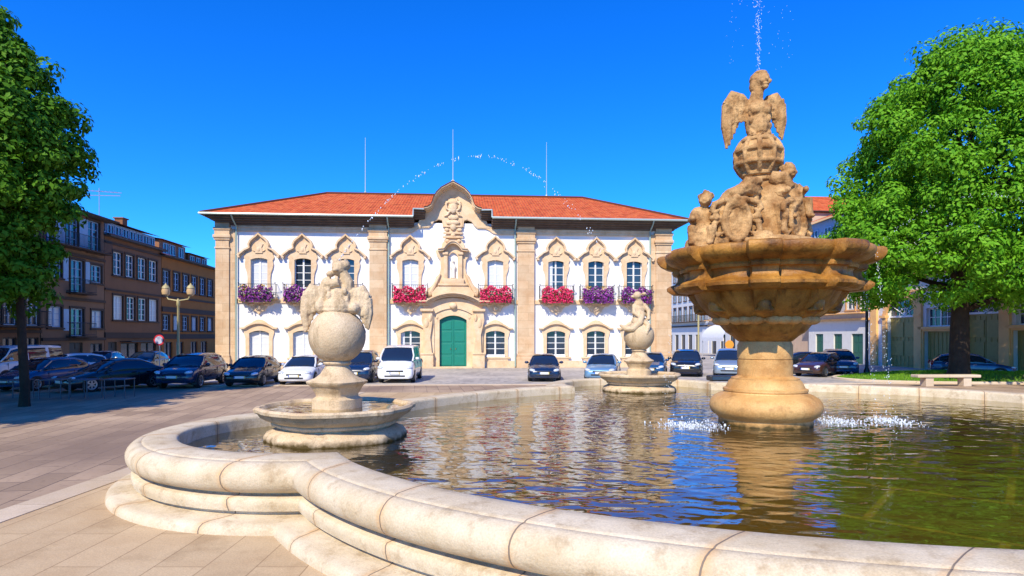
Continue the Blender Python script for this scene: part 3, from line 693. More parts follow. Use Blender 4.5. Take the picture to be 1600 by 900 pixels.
# pilasters, plinth, belt course and frieze
for x, wd in ((-17.35, 1.0), (-5.75, 1.3), (5.7, 1.3), (16.75, 1.25)):
    mb = MB(); h = wd/2
    mb.box(x-h-.1, x+h+.1, -.42, 0, 0, .9, b=.02).box(x-h-.05, x+h+.05, -.36, 0, .9, 1.1, b=.03).box(x-h, x+h, -.28, 0, 1.1, 9.1)
    mb.box(x-h-.06, x+h+.06, -.34, 0, 9.1, 9.22, b=.02).box(x-h+.01, x+h-.01, -.3, 0, 9.22, 9.75).box(x-h-.08, x+h+.08, -.38, 0, 9.75, 9.9, b=.02)
    mb.box(x-h-.15, x+h+.15, -.46, 0, 9.9, 10.15, b=.04).box(x-h-.05, x+h+.05, -.36, 0, 10.15, 10.5).box(x-h-.12, x+h+.12, -.43, 0, 10.5, 10.7, b=.02).box(x-h-.02, x+h+.02, -.33, 0, 10.7, 11.28)
    mb.build('pilaster', S_PIL, th, smooth=30)
for a, b in ((-16.85, -16.45), (15.75, 16.12)): MB().box(a, b, -.16, 0, 0, 10.6).build('side_pilaster', S_PIL, th, smooth=0)
mb = MB()
for a, b in ((-16.45,-6.4),(-5.1,-2.6),(2.6,5.05),(6.35,15.75)):
    MB().box(a, b, -.12, 0, 0, .55, b=.01).build('plinth', S_TRIM, th, smooth=0); MB().box(a, b, -.1, 0, 5.0, 5.32, b=.02).build('belt_course', S_TRIM, th, smooth=0)
mb = MB()
for a, b in ((-16.45,-6.4),(6.35,15.75)):
    mb.box(a, b, -.10, 0, 10.45, 10.72, b=.01).box(a, b, -.16, 0, 10.72, 10.9, b=.01)
for sx in (-1, 1):
    P = [(sx*5.1,10.45),(sx*3.6,10.45),(sx*3.1,10.55),(sx*2.75,10.8),(sx*2.5,10.9),(sx*1.9,10.9),(sx*1.7,11.05),(sx*1.45,11.4),(sx*1.1,11.55),(sx*.9,11.5)]
    if sx < 0: mb.ribbon(P, .34, -.13, 0)
    else: mb.ribbon(P[::-1], .34, -.13, 0)
mb.build('frieze', S_TRIM, th, smooth=30)
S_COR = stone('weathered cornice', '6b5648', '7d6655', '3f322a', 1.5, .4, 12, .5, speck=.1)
# eaves: soffit with stepped dark mouldings, gutter
EO = 1.25
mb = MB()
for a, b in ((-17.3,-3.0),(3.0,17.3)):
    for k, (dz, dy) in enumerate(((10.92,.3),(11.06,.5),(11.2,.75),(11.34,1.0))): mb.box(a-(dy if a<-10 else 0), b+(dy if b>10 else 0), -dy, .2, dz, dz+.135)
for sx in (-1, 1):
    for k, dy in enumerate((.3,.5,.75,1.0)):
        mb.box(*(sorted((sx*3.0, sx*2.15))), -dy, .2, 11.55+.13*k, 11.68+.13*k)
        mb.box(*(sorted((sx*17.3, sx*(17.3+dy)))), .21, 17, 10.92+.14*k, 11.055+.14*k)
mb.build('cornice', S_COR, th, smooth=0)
mb = MB()
for sx in (-1, 1):
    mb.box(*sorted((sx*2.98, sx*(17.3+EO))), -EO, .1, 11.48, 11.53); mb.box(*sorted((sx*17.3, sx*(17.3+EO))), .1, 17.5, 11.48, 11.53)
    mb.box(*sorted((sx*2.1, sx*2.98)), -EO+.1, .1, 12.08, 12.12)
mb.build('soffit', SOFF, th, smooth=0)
mb = MB()
for sx in (-1, 1):
    mb.tube([(sx*3.0,-EO-.05,11.56),(sx*(17.3+EO+.05),-EO-.05,11.56),(sx*(17.3+EO+.05),17.5,11.56)], .085, 8)
    mb.tube([(sx*3.0,-EO-.05,11.56),(sx*2.98,-EO+.0,12.15),(sx*2.2,-EO+.1,12.15)], .07, 8)
mb.build('gutter', GUT, th)
for x in (-16.35, -4.95, 4.85, 15.65):
    MB().tube([(x,-EO-.02,11.5),(x,-.9,11.2),(x,-.25,10.85),(x,-.2,10.5),(x,-.2,.1)], .06, 8).build('downpipe', PIPE, th)
# hipped roof
def quad_uv(name, faces, mat, parent):
    """roof faces; each face is (points, origin, u axis); UVs in metres along the eave and up the slope"""
    vs = []; fs = []; uv = []
    for pts in faces:
        pts = [Vector(p) for p in pts]; n = (pts[1]-pts[0]).cross(pts[2]-pts[0]).normalized(); u = (pts[1]-pts[0]).normalized(); v = n.cross(u)
        b = len(vs); vs += pts; fs.append(tuple(range(b, b+len(pts)))); uv += [((p-pts[0]).dot(u), (p-pts[0]).dot(v)) for p in pts]
    me = bpy.data.meshes.new(name); me.from_pydata([tuple(v) for v in vs], [], fs); me.materials.append(mat)
    l = me.uv_layers.new(name='UVMap')
    for i, q in enumerate(uv): l.data[i].uv = q
    o = bpy.data.objects.new(name, me); COL.objects.link(o); o.parent = parent; return o
E = 17.3+EO; zr = 15.55; ya = 9.2
rA = (-11.7, ya, zr); rB = (12.1, ya, zr); e = [(-E,-EO,11.6),(E,-EO,11.6),(E,17.8,11.6),(-E,17.8,11.6)]
def sl(x, y): return (x, y, 11.6 + (zr-11.6)*(y+EO)/(ya+EO))
quad_uv('roof', [(e[0],sl(-3.0,-EO),sl(-3.0,.3),sl(3.0,.3),sl(3.0,-EO),e[1],rB,rA),(e[1],e[2],rB),(e[2],e[3],rA,rB),(e[3],e[0],rA)], TILE, th)
mb = MB(); mb.tube([rA, rB], .16, 8); 
for c, r_ in ((e[0],rA),(e[1],rB),(e[2],rB),(e[3],rA)): mb.tube([c, r_], .14, 8)
mb.build('ridge_tiles', TILE_OLD, th)
# central gable: stone tympanum, curved cornice, its own roof
GO = [(-.0,14.1),(.4,13.88),(.85,13.62),(1.2,13.25),(1.42,12.85),(1.5,12.55),(1.62,12.3),(1.85,12.15),(2.15,12.08)]
G = [(-x, z) for x, z in GO[::-1]] + GO[1:]
tym = G + [(2.15,11.55),(2.6,11.5),(2.7,11.2),(2.9,10.95),(1.95,10.95),(1.7,11.1),(1.45,11.45),(1.1,11.6),(.85,11.5),(.8,11.0),(-.8,11.0),(-.85,11.5),(-1.1,11.6),(-1.45,11.45),(-1.7,11.1),(-1.95,10.95),(-2.9,10.95),(-2.7,11.2),(-2.6,11.5),(-2.15,11.55)]
MB().plate(tym, -.16, 3.5).build('gable', S_TRIM, th, smooth=30)
mb = MB()
for k, (th_, y_) in enumerate(((.08,-.45),(.09,-.75),(.08,-1.05))):
    off = .085*k
    mb.ribbon([(x*(1+off*.12), z+off*.9) for x, z in G], th_, y_, 4.5)
mb.build('gable_cornice', S_TRIM, th, smooth=40)
mb = MB(); mb.ribbon([(x*1.03, z+.235) for x, z in G], .05, -1.1, 6.5); mb.build('gable_roof', TILE_OLD, th, smooth=40)
MB().ell((0,-.75,14.38),(.14,.12,.14)).ell((0,-.75,14.22),(.2,.1,.08)).build('finial', S_TRIM, th, smooth=180)
mb = MB()
# carved crest on the gable: crown, shield, scrolls
mb.box(-.34,.34,-.24,-.1,12.45,13.0); mb.ell((0,-.26,12.9),(.36,.14,.22)).ell((0,-.28,12.45),(.32,.14,.42)).ell((0,-.26,11.7),(.42,.14,.2))
for sx in (-1,1):
    mb.tube([(sx*.3,-.22,13.0),(sx*.55,-.25,12.75),(sx*.5,-.25,12.4),(sx*.25,-.25,12.2),(sx*.45,-.25,11.9),(sx*.7,-.22,11.8)],[.08,.1,.1,.08,.1,.05])
    mb.ell((sx*.5,-.22,12.9),(.13,.1,.1)).ell((sx*.4,-.2,12.05),(.12,.1,.1))
for i in range(5): mb.ell((-.32+.16*i,-.24,13.12),(.06,.08,.12))
blob('crest', mb, S_TRIM, th, .04, .03, .1)
for x in (-8.2, 8.6):
    zz = zr - .0; mb = MB().tube([(x, ya, zz), (x, ya, zz+5.2)], [.045, .02], 6).ell((x, ya, zz+.15), .12, seg=8); mb.build('lightning_rod', GUT, th)
MB().tube([(0,-.75,14.4),(0,-.75,18.4)], [.04,.018], 6).build('lightning_rod', GUT, th)

# windows -----------------------------------------------------------
def win_mesh(w_, h_, nx, nz, fr=.09, bar=.045, arch=0):
    mb = MB(); hx = w_/2
    mb.box(-hx, -hx+fr, 0, .09, 0, h_).box(hx-fr, hx, 0, .09, 0, h_).box(-hx+fr, hx-fr, 0, .09, 0, fr).box(-hx+fr, hx-fr, 0, .09, h_-fr, h_).box(-.06, .06, -.02, .07, fr, h_-fr)
    for s in (-1, 1):
        for i in range(1, nx): x = s*(.06 + (hx-fr-.06)*i/nx); mb.box(x-bar/2, x+bar/2, .01, .06, fr, h_-fr)
    for j in range(1, nz): z = fr + (h_-2*fr)*j/nz; mb.box(-hx+fr, -.06, .012, .062, z-bar/2, z+bar/2).box(.06, hx-fr, .012, .062, z-bar/2, z+bar/2)
    return mb
def window(parent, x, z, w_, h_, nx=1, nz=3, y=.2, pane=GLASS, frame=None, shut=None, cache={}):
    key = (w_, h_, nx, nz, (frame or WFRAME).name)
    if key not in cache:
        o = win_mesh(w_, h_, nx, nz).build('window', frame or WFRAME, parent, smooth=0); cache[key] = o.data
    else: o = place_mesh('window', cache[key], parent)
    o.location = (x, y, z)
    pk = ('pane', w_, h_, pane.name)
    if pk not in cache:
        p = MB().box(-w_/2+.05, w_/2-.05, .05, .058, .05, h_-.05).build('pane', pane, o, smooth=0); cache[pk] = p.data
    else: p = place_mesh('pane', cache[pk], o)
    if shut is not None:
        q = MB(); x0, x1 = shut; q.box(x0*w_/2+.06*(x0==-1), x1*w_/2, .03, .045, .1, h_*.98-.1); q.build('inner_shutter', CURT, o, smooth=0)
    return o
# upper window surround: shaped stone frame, peaked hood, sill corbel
def upper_surround():
    mb = MB()
    op = [(-.62,6.15)] + [(x, z) for x, z in arc_pts(-.62,.62,8.32,.12,10)] + [(.62,6.15)]
    out = [(-.86,6.15),(-.84,6.9),(-.88,7.3),(-1.02,7.7),(-1.06,8.0),(-1.0,8.25),(-1.12,8.5),(-.95,8.9),(-.62,9.15),(-.6,9.45),(-.45,9.75),(-.2,9.95),(0,10.12),(.2,9.95),(.45,9.75),(.6,9.45),(.62,9.15),(.95,8.9),(1.12,8.5),(1.0,8.25),(1.06,8.0),(1.02,7.7),(.88,7.3),(.84,6.9),(.86,6.15)]
    poly = out + op[::-1]
    mb.plate(poly, -.12, .02)
    mb.plate([(-.28,8.8),(-.2,9.25),(-.32,9.5),(0,9.75),(.32,9.5),(.2,9.25),(.28,8.8)], -.19, -.12)
    mb.ell((0,-.17,9.1),(.13,.07,.2)).ell((-.34,-.15,8.98),(.16,.06,.06),(0,.5,0)).ell((.34,-.15,8.98),(.16,.06,.06),(0,-.5,0))
    return mb
def upper_hood():
    mb = MB()
    P = [(-1.5,8.55),(-1.25,8.78),(-1.0,9.0),(-.72,9.12),(-.62,9.2),(-.66,9.45),(-.56,9.68),(-.38,9.86),(-.16,10.02),(0,10.2)]
    P = P + [(-x, z) for x, z in P[-2::-1]]
    mb.ribbon(P, .13, -.36, .0); mb.ribbon([(x*.97, z-.06) for x, z in P], .06, -.24, .0)
    mb.box(-1.53,-1.36,-.38,0,8.45,8.58).box(1.36,1.53,-.38,0,8.45,8.58)
    return mb
def corbel():
    mb = MB(); mb.plate([(-1.1,5.3),(-1.15,5.0),(-.95,4.86),(-.7,4.86),(-.5,4.62),(-.42,4.42),(-.2,4.4),(0,4.15),(.2,4.4),(.42,4.42),(.5,4.62),(.7,4.86),(.95,4.86),(1.15,5.0),(1.1,5.3)], -.22, 0)
    mb.ell((0,-.24,4.65),(.22,.14,.22)).ell((-.55,-.22,4.9),(.2,.12,.1)).ell((.55,-.22,4.9),(.2,.12,.1)); mb.plate([(-.8,5.3),(-.7,5.0),(.7,5.0),(.8,5.3)], -.6, -.2)
    return mb
def balcony():
    mb = MB(); x1 = 1.34
    for z in (5.42, 5.62, 6.42): mb.tube([(-x1,0,z),(-x1,-.62,z),(x1,-.62,z),(x1,0,z)], .02, 5)
    for i in range(19): x = -x1+2*x1*i/18; mb.tube([(x,-.62,5.4),(x,-.62,6.42)], .011, 4)
    for i in range(1, 4):
        for s in (-1,1): mb.tube([(s*x1,-.62*i/4,5.4),(s*x1,-.62*i/4,6.42)], .011, 4)
    for s in (-1,1): mb.ell((s*x1,-.62,6.5), .05, seg=8)
    return mb
us = hood = cb = bal = bs = None
for x in WX_UP:
    pane = GLASS; shut = None
    if x in (-3.3, 3.3): shut = (-1, 1)
    if x == -14.7: shut = (-.98, .98)
    if x == 8.1: shut = (-1, -.35)
    wn = window(th, x, 6.15, 1.36, 2.42, 1, 4, .17, GLASS, None, shut)
    if us is None:
        us = upper_surround().build('window_surround', S_TRIM, th, smooth=30); hood = upper_hood().build('hood', S_TRIM, th, smooth=30); cb = corbel().build('corbel', S_TRIM, th, smooth=30); bal = balcony().build('balcony_railing', IRON, th)
        bs = MB().box(-1.4,1.4,-.68,0,5.3,5.4,b=.02).build('balcony_slab', S_TRIM, th, smooth=0)
        for o in (us, hood, cb, bal, bs): o.location.x = x
    else:
        for n_, o in (('window_surround', us), ('hood', hood), ('corbel', cb), ('balcony_railing', bal), ('balcony_slab', bs)): place_mesh(n_, o.data, th, (x, 0, 0))
def lower_surround():
    mb = MB()
    op = [(-.74,.95)] + arc_pts(-.74,.74,2.72,.2,10) + [(.74,.95)]
    out = [(-1.0,.8),(-1.0,2.3),(-1.12,2.75),(-1.1,3.05)] + [(x, z) for x, z in arc_pts(-1.0,1.0,3.15,.3,10)] + [(1.1,3.05),(1.12,2.75),(1.0,2.3),(1.0,.8)]
    mb.plate(out + op[::-1], -.11, .02)
    P = [(-1.36,3.02),(-1.05,3.05)] + arc_pts(-.95,.95,3.12,.32,10) + [(1.05,3.05),(1.36,3.02)]
    mb.ribbon(P, .13, -.3, 0)
    mb.plate(arc_pts(-.8,.8,3.26,.5,8), -.1, 0)
    mb.box(-1.18,1.18,-.2,0,.72,.86,b=.02); mb.box(-1.0,1.0,-.13,0,.54,.72)
    return mb
ls = None
for i, x in enumerate(WX_LO):
    shut = (-1, 1) if i in (0, 1, 2) else ((-1,-.55) if i in (3,) else None)
    window(th, x, .95, 1.66, 2.0, 1, 4, .17, GLASS, None, shut)
    if ls is None: ls = lower_surround().build('window_surround', S_TRIM, th, smooth=30); ls.location.x = x
    else: place_mesh('window_surround', ls.data, th, (x, 0, 0))
# portal --------------------------------------------------------------
mb = MB()
op = [(-1.05,0)] + arc_pts(-1.05,1.05,3.75,.35,14) + [(1.05,0)]
mb.plate([(-1.45,0),(-1.45,4.2)] + arc_pts(-1.45,1.45,4.2,.45,12) + [(1.45,4.2),(1.45,0)] + op[::-1], -.22, .05)
for sx in (-1, 1):
    mb.box(*sorted((sx*1.45,sx*2.3)), -.3, 0, 0, 4.6); mb.box(*sorted((sx*1.5,sx*2.45)), -.62, -.05, 0, 1.05, b=.03); mb.box(*sorted((sx*1.5,sx*2.5)), -.68, -.05, 1.05, 1.2, b=.03)
    mb.plate([(sx*1.62,1.2),(sx*1.75,2.4),(sx*1.58,3.6),(sx*1.6,4.4),(sx*2.35,4.4),(sx*2.42,3.7),(sx*2.15,2.6),(sx*2.2,1.2)], -.52, -.1)
    mb.box(*sorted((sx*1.5,sx*2.5)), -.7, -.05, 4.4, 4.6, b=.03)
    mb.ell((sx*1.75,-.5,3.9),(.14,.14,.3)).ell((sx*2.05,-.5,3.5),(.2,.12,.4)).ell((sx*1.25,-.24,3.95),(.1,.05,.14))
mb.plate([(-2.3,4.2),(-2.3,5.0)] + arc_pts(-1.9,1.9,5.0,.45,14) + [(2.3,5.0),(2.3,4.2)] + [(-x, z) for x, z in arc_pts(-1.45,1.45,4.2,.45,12)], -.33, 0)
P = [(-2.7,4.9),(-1.9,4.92)] + arc_pts(-1.85,1.85,5.0,.55,14) + [(1.9,4.92),(2.7,4.9)]
for k, (o_, y_) in enumerate(((0,-.55),(.11,-.75),(.22,-.95))): mb.ribbon([(x*(1+.02*k), z+o_) for x, z in P], .1, y_, 0)
mb.ell((0,-.4,4.85),(.3,.18,.25))
mb.build('portal', S_TRIM, th, smooth=30)
mb = MB()   # attic stage with scrolls, niche and canopy
mb.plate([(-2.0,5.3),(-2.15,5.7),(-2.0,6.15),(-1.65,6.4),(-1.45,6.7),(-1.3,7.1),(-1.05,7.35),(-.95,7.8),(-1.0,8.4),(-1.25,8.75),(-1.35,9.1),(-1.15,9.3),(-.9,9.35),(-.85,9.7),(-.55,10.05),(-.5,10.9),(-.75,11.0),(-.7,11.6),(.7,11.6),(.75,11.0),(.5,10.9),(.55,10.05),(.85,9.7),(.9,9.35),(1.15,9.3),(1.35,9.1),(1.25,8.75),(1.0,8.4),(.95,7.8),(1.05,7.35),(1.3,7.1),(1.45,6.7),(1.65,6.4),(2.0,6.15),(2.15,5.7),(2.0,5.3)], -.2, 0,
         [[(-.36,6.95)] + arc_pts(-.36,.36,8.7,.3,8) + [(.36,6.95)]])
mb.plate([(-1.6,5.55),(-1.65,5.8),(-1.3,6.25),(-.95,6.4),(.95,6.4),(1.3,6.25),(1.65,5.8),(1.6,5.55)], -.45, -.2)
mb.box(-1.15,1.15,-.55,-.2,6.4,6.55,b=.02).box(-.85,.85,-.5,-.2,6.55,6.95,b=.02)
for sx in (-1,1):
    mb.box(*sorted((sx*.42,sx*.72)), -.4, -.2, 6.95, 8.8, b=.02); mb.box(*sorted((sx*.38,sx*.8)), -.5, -.2, 8.8, 9.0, b=.02); mb.tube([(sx*1.75,-.3,5.9),(sx*1.5,-.32,6.3),(sx*1.25,-.32,6.8),(sx*1.0,-.3,7.3)],[.2,.16,.12,.08]); mb.ell((sx*1.8,-.32,5.85),(.26,.15,.26))
P = [(-1.15,9.05),(-.7,9.1)] + arc_pts(-.65,.65,9.15,.5,10) + [(.7,9.1),(1.15,9.05)]
mb.ribbon(P, .14, -.65, 0); mb.ribbon([(x, z+.14) for x, z in P], .08, -.75, 0)
mb.box(-.8,.8,-.36,-.2,10.1,10.24,b=.02).box(-.75,.75,-.34,-.2,10.42,10.56,b=.02).box(-.7,.7,-.32,-.2,10.95,11.08,b=.02)
for sx in (-1,1): mb.ell((sx*.5,-.25,10.75),(.2,.1,.14)); mb.ell((sx*.45,-.25,9.9),(.16,.1,.14))
mb.ell((0,-.25,10.32),(.2,.14,.2)).ell((0,-.28,11.3),(.55,.16,.22)).ell((0,-.28,11.0),(.25,.14,.3))
mb.build('niche_stage', S_TRIM, th, smooth=30)
MB().box(-.4,.4,.02,.3,6.9,9.1).build('niche_back', S_TRIM, th, smooth=0)
mb = MB(); mb.ell((0,-.12,7.05),(.2,.14,.12)).tube([(0,-.12,7.0),(.02,-.12,7.7),(0,-.1,8.15)],[.2,.15,.12]); mb.ell((0,-.12,8.32),(.1,.1,.13)).ell((-.14,-.16,7.85),(.07,.08,.2)).ell((.14,-.16,7.85),(.07,.08,.2))
blob('niche_statue', mb, plain('pale statue marble', (.72,.68,.6), .6, bump=.2), th, .025, .01, .06)
# green door: two leaves with raised panels
mb = MB(); mb.plate([(-1.05,0)] + arc_pts(-1.05,1.05,3.75,.33,14) + [(1.05,0)], .12, .2)
for sx in (-1,1):
    for z0, z1 in ((.2,.95),(1.1,1.9),(2.05,2.85),(3.0,3.7)): mb.box(*sorted((sx*.12,sx*.9)), .09, .13, z0, z1, b=.03)
mb.box(-.04,.04,.07,.13,0,3.95)
d = mb.build('door', DGREEN, th, smooth=0)
BR = plain('brass', (.6,.45,.2), .35, 1)
MB().ell((.2,.06,1.5),(.04,.04,.07), seg=8).ell((-.2,.06,1.5),(.04,.04,.07), seg=8).build('door_handle', BR, d)
MB().box(-1.5,1.5,-.9,-.0,0,.13,b=.02).build('doorstep', S_TRIM, th, smooth=0)

# flower boxes hanging on the balcony railings
LEAF = plain('geranium leaves', (.05,.14,.03), .6, var=.3)
def petals(name, c): return plain(name, c, .6, var=.25, scale=9)
PK = petals('pink petals', (.78,.03,.14)); PU = petals('purple petals', (.27,.035,.30)); YE = petals('yellow leaves', (.6,.36,.05))
specs = [(PU,.75,'sparse purple flowers with bare yellowish stems on the leftmost balcony',.3),(PU,.9,'purple flowers on the second balcony from the left',.02),(PK,.6,'pink and purple flowers on the balcony behind the nearer winged figure',0),(PK,1.15,'dense crimson flowers on the balcony just left of the portal',0),
         (PK,1.1,'crimson flowers with a few gaps on the balcony just right of the portal',.05),(PK,1.15,'dense crimson flowers on the third balcony from the right',.03),(PU,1.0,'purple flowers with two yellow tufts on the second balcony from the right',.12),(PU,.95,'purple flowers on the rightmost balcony above the farther ball fountain',0)]
rz = th.rotation_euler.z; Mth = Matrix.Translation(th.location) @ Matrix.Rotation(rz, 4, 'Z')
for x, (pm, dens, lab, yel) in zip(WX_UP, specs):
    o = thing('flower_box', lab, 'flower box', Mth @ Vector((x, -.66, 5.42)), rz, 'flower boxes on the town hall balconies')
    MB().box(-1.2,1.2,-.12,.12,-.02,.2,b=.02).build('trough', plain('terracotta', (.25,.1,.05), .8), o, smooth=0)
    for nm, mat_, n, sz in (('leaves', LEAF, 650, .08), ('flowers', pm, int(1250*dens), .08), ('pale_leaves', YE, int(700*yel), .07)):
        if not n: continue
        mb = MB()
        for i in range(n):
            cxx = rnd.uniform(-1.2, 1.2); lump = .5+.5*math.sin(cxx*5.5+x*3)
            top = .5+.28*lump if nm == 'flowers' else .45+.25*lump
            z = rnd.uniform(-.35, .15+top*1.05); 
            if nm == 'pale_leaves': cxx = rnd.gauss(-.85 if i % 2 else .35, .15); z = rnd.uniform(.45, .95)
            p = Vector((cxx, rnd.uniform(-.25, .16)-(.12 if nm == 'flowers' else .03), z)); s = sz*rnd.uniform(.6,1.2)
            a = Vector((rnd.gauss(0,1),rnd.gauss(0,1),rnd.gauss(0,1))).normalized(); b = a.cross(Vector((rnd.gauss(0,1),rnd.gauss(0,1),rnd.gauss(0,1)))).normalized()
            mb.add([p-a*s, p-b*s*.7, p+a*s, p+b*s*.7], [(0,1,2,3)])
        ob = mb.build(nm, mat_, o, smooth=0)
# ------------------------------------------------------------------ street rows
def wallmat(name, c, scale=.6, var=.12, bump=.3):
    return stone(name, c, tuple(min(1, x*(1+var)) for x in lin(c)), tuple(x*.55 for x in lin(c)), scale, bump, 10, .35, speck=.1)
G_STONE = wallmat('old granite wall', '865f42'); G_RENDER = wallmat('grey brown render', '8c6a50'); G_BROWN = wallmat('brown tiled wall', 'a86a30'); G_DARK = wallmat('dark stone trim', '564438')
G_WHITE = wallmat('whitewashed wall', 'd8d6d2', var=.05); G_CREAM = wallmat('cream plaster', 'ecb676'); G_BEIGE = wallmat('beige gable render', 'c2a68c'); G_BLUE = plain('blue grey paint', (.25,.36,.52), .6)
OLIVE = plain('olive wooden door', (.30,.25,.07), .55, var=.2, scale=4, bump=.3, bscale=12); DKG = plain('dark green door', (.02,.1,.06), .5); DARKW = plain('dark timber', (.05,.035,.03), .6); BLUEF = plain('pale painted frame', (.32,.45,.6), .5)
CREAMF = plain('cream window frame', (.6,.58,.5), .5); ALU = plain('grey aluminium', (.45,.47,.5), .4, .5)
def rail(mb, x0, x1, y, z0, z1, step=.14, depth=.6):
    for z in (z0, z1): mb.tube([(x0,0,z),(x0,y,z),(x1,y,z),(x1,0,z)], .02, 4)
    n = int((x1-x0)/step)
    for i in range(n+1): x = x0+(x1-x0)*i/n; mb.box(x-.009, x+.009, y-.009, y+.009, z0, z1)
def row_building(name, label, loc, rz, W, H, D, ops, wm, trim=None, frame=WFRAME, roof=TILE_OLD, eave=.5, rise=1.6, bands=(), balcs=(), cat='building', nx=1):
    t = thing(name, label, cat, loc, rz); trim = trim or G_DARK
    mb = MB(); wall_holes(mb, 0, W, 0, H, [(x, x+w_, z, z+h_) for (x, z, w_, h_, k) in ops], 0, .22); shell(mb, 0, W, 0, H, D)
    mb.add([(0,0,H),(W,0,H),(W,D,H),(0,D,H)], [(0,1,2,3)])
    mb.build('wall', wm, t, smooth=0)
    for (x, z, w_, h_, k) in ops:
        if k == 'shop':
            o = win_mesh(w_, h_, 1, 1, .08, .04).build('shop_window', DARKW, t, smooth=0, loc=(x+w_/2, z, .1)); o.location = (x+w_/2, .1, z)
            MB().box(-w_/2+.05, w_/2-.05, .05, .06, .05, h_-.05).build('pane', GLASS, o, smooth=0)
        elif k == 'door':
            mb = MB().box(-w_/2, w_/2, .06, .12, 0, h_)
            for s in (-1, 1):
                for j in range(3): mb.box(*sorted((s*.07, s*(w_/2-.1))), .03, .07, .15+h_*j/3, h_*(j+1)/3-.1)
            mb.build('door', DKG if 'green' in label else DARKW, t, smooth=0).location = (x+w_/2, .08, z)
        else:
            o = window(t, x+w_/2, z, w_, h_, nx, 4 if h_ > 2 else 3, .1, GLASS, frame, None)
            if k == 'curtain': MB().box(-w_/2+.1, w_/2-.1, .03, .045, .1, h_-.1).build('curtain', CURT, o, smooth=0)
            mb = MB()
            for a, b, c, d in ((-w_/2-.14,-w_/2,-.05,h_+.0),(w_/2,w_/2+.14,-.05,h_+.0)): mb.box(a, b, -.16, .0, c, d)
            mb.box(-w_/2-.16, w_/2+.16, -.18, 0, h_, h_+.16).box(-w_/2-.2, w_/2+.2, -.24, 0, -.17, -.05)
            mb.build('window_trim', trim, o, smooth=0)
    for z, hh, pr in bands: MB().box(-.02, W+.02, -pr, 0, z, z+hh).build('stone_band', trim, t, smooth=0)
    for x0, x1, z in balcs:
        MB().box(x0, x1, -.75, 0, z-.12, z, b=.02).build('balcony_slab', trim, t, smooth=0)
        mb = MB(); rail(mb, x0+.05, x1-.05, -.7, z+.08, z+1.0); mb.build('balcony_railing', IRON, t, smooth=0)
    if roof:
        a = -eave; zz = H+.12; m = D/2
        f = [[(a,a,zz),(W-a,a,zz),(W-a,m,zz+rise),(a,m,zz+rise)], [(W-a,D-a,zz),(a,D-a,zz),(a,m,zz+rise),(W-a,m,zz+rise)]]
        quad_uv('roof', f, roof, t)
        MB().box(a, W-a, a, D-a, H+.02, H+.1).build('eave_board', SOFF, t, smooth=0)
        MB().add([(0,0,H),(0,D,H),(0,m,zz+rise-.05)], [(0,1,2)]).add([(W,0,H),(W,D,H),(W,m,zz+rise-.05)], [(0,2,1)]).build('gable_wall', wm, t, smooth=0)
        MB().tube([(a,a-.05,H+.1),(W-a,a-.05,H+.1)], .06, 6).build('gutter', DARKW, t)
    return t
def LP(Y): return (-29.55 - .0785*Y, Y, 0)
RL = R(94.5)
A_ops = []
for fl, (z, h_) in enumerate(((.1,2.3),(3.2,2.4),(6.4,2.4),(9.3,1.9))):
    for i, x in enumerate((.8, 3.2, 5.6, 8.0, 10.4, 12.5)): A_ops.append((x, z, 1.25, h_, 'shop' if fl == 0 else 'win'))
row_building('corner_townhouse', 'dark townhouse at the far left behind the tree, white framed windows', LP(29), RL, 13.9, 11.9, 10, A_ops, G_STONE, bands=((2.7,.2,.12),(5.9,.2,.12),(9.0,.15,.1)), balcs=((7.6,14,3.2),))
B_ops = [(.6,6.78,1.6,1.4,'win'),(3.2,5.8,1.6,2.5,'win'),(5.7,6.78,1.5,1.4,'win'),(.3,9.2,1.1,2.4,'win'),(2.6,9.2,1.55,2.45,'win'),(5.3,9.2,1.6,2.45,'win'),
         (.7,3.15,1.5,1.5,'curtain'),(3.2,2.5,1.6,2.1,'win'),(5.8,3.15,1.5,1.4,'curtain'),(.4,0,1.7,1.9,'shop'),(3.1,0,1.6,2.0,'door'),(5.7,0,1.6,1.9,'shop')]
tb = row_building('townhouse', 'shaded four-storey townhouse with full-width top balcony and two small iron balconies', LP(42.95), RL, 7.55, 11.85, 10, B_ops, G_RENDER, frame=BLUEF, bands=((2.15,.22,.14),(5.2,.2,.14),(8.55,.2,.14)), balcs=((-.0,7.5,9.2),(2.7,5.3,5.8),(2.7,5.3,2.5)), eave=.75)
for x in (1.42, 4.2): MB().box(x, x+1.05, -.08, 0, 9.25, 11.6).build('white_panel', BLUEF, tb, smooth=0)
for x, z, h_ in ((2.3,6.6,1.7),(5.0,6.6,1.7),(2.35,2.9,1.6)): MB().box(x, x+.6, -.06, 0, z, z+h_).build('shutter', BLUEF, tb, smooth=0)
C_ops = [(1.2,7.7,1.35,1.95,'win'),(3.1,7.7,1.35,1.95,'win'),(5.1,7.7,1.5,1.95,'win'),(7.1,7.7,1.5,1.95,'win'),(1.2,3.9,1.5,2.05,'curtain'),(3.25,3.9,1.4,2.05,'win'),(5.2,3.9,1.45,2.05,'win'),(7.1,3.9,1.6,2.05,'curtain'),
         (.5,0,1.3,2.0,'door'),(2.4,0,2.8,1.9,'shop'),(5.7,0,2.8,1.9,'shop')]
tc_ = row_building('townhouse', 'shaded brown townhouse with a glazed blue attic strip under its roof', LP(50.55), RL, 9.5, 10.75, 10, C_ops, G_STONE, roof=None, bands=((2.3,.5,.1),(6.3,.15,.12),(10.2,.18,.1)))
MB().box(-.1,9.6,-.55,.3,10.75,10.9).build('eave_board', SOFF, tc_, smooth=0)
quad_uv('roof', [[(-.1,-.6,10.92),(9.6,-.6,10.92),(9.6,.6,11.15),(-.1,.6,11.15)]], TILE, tc_)
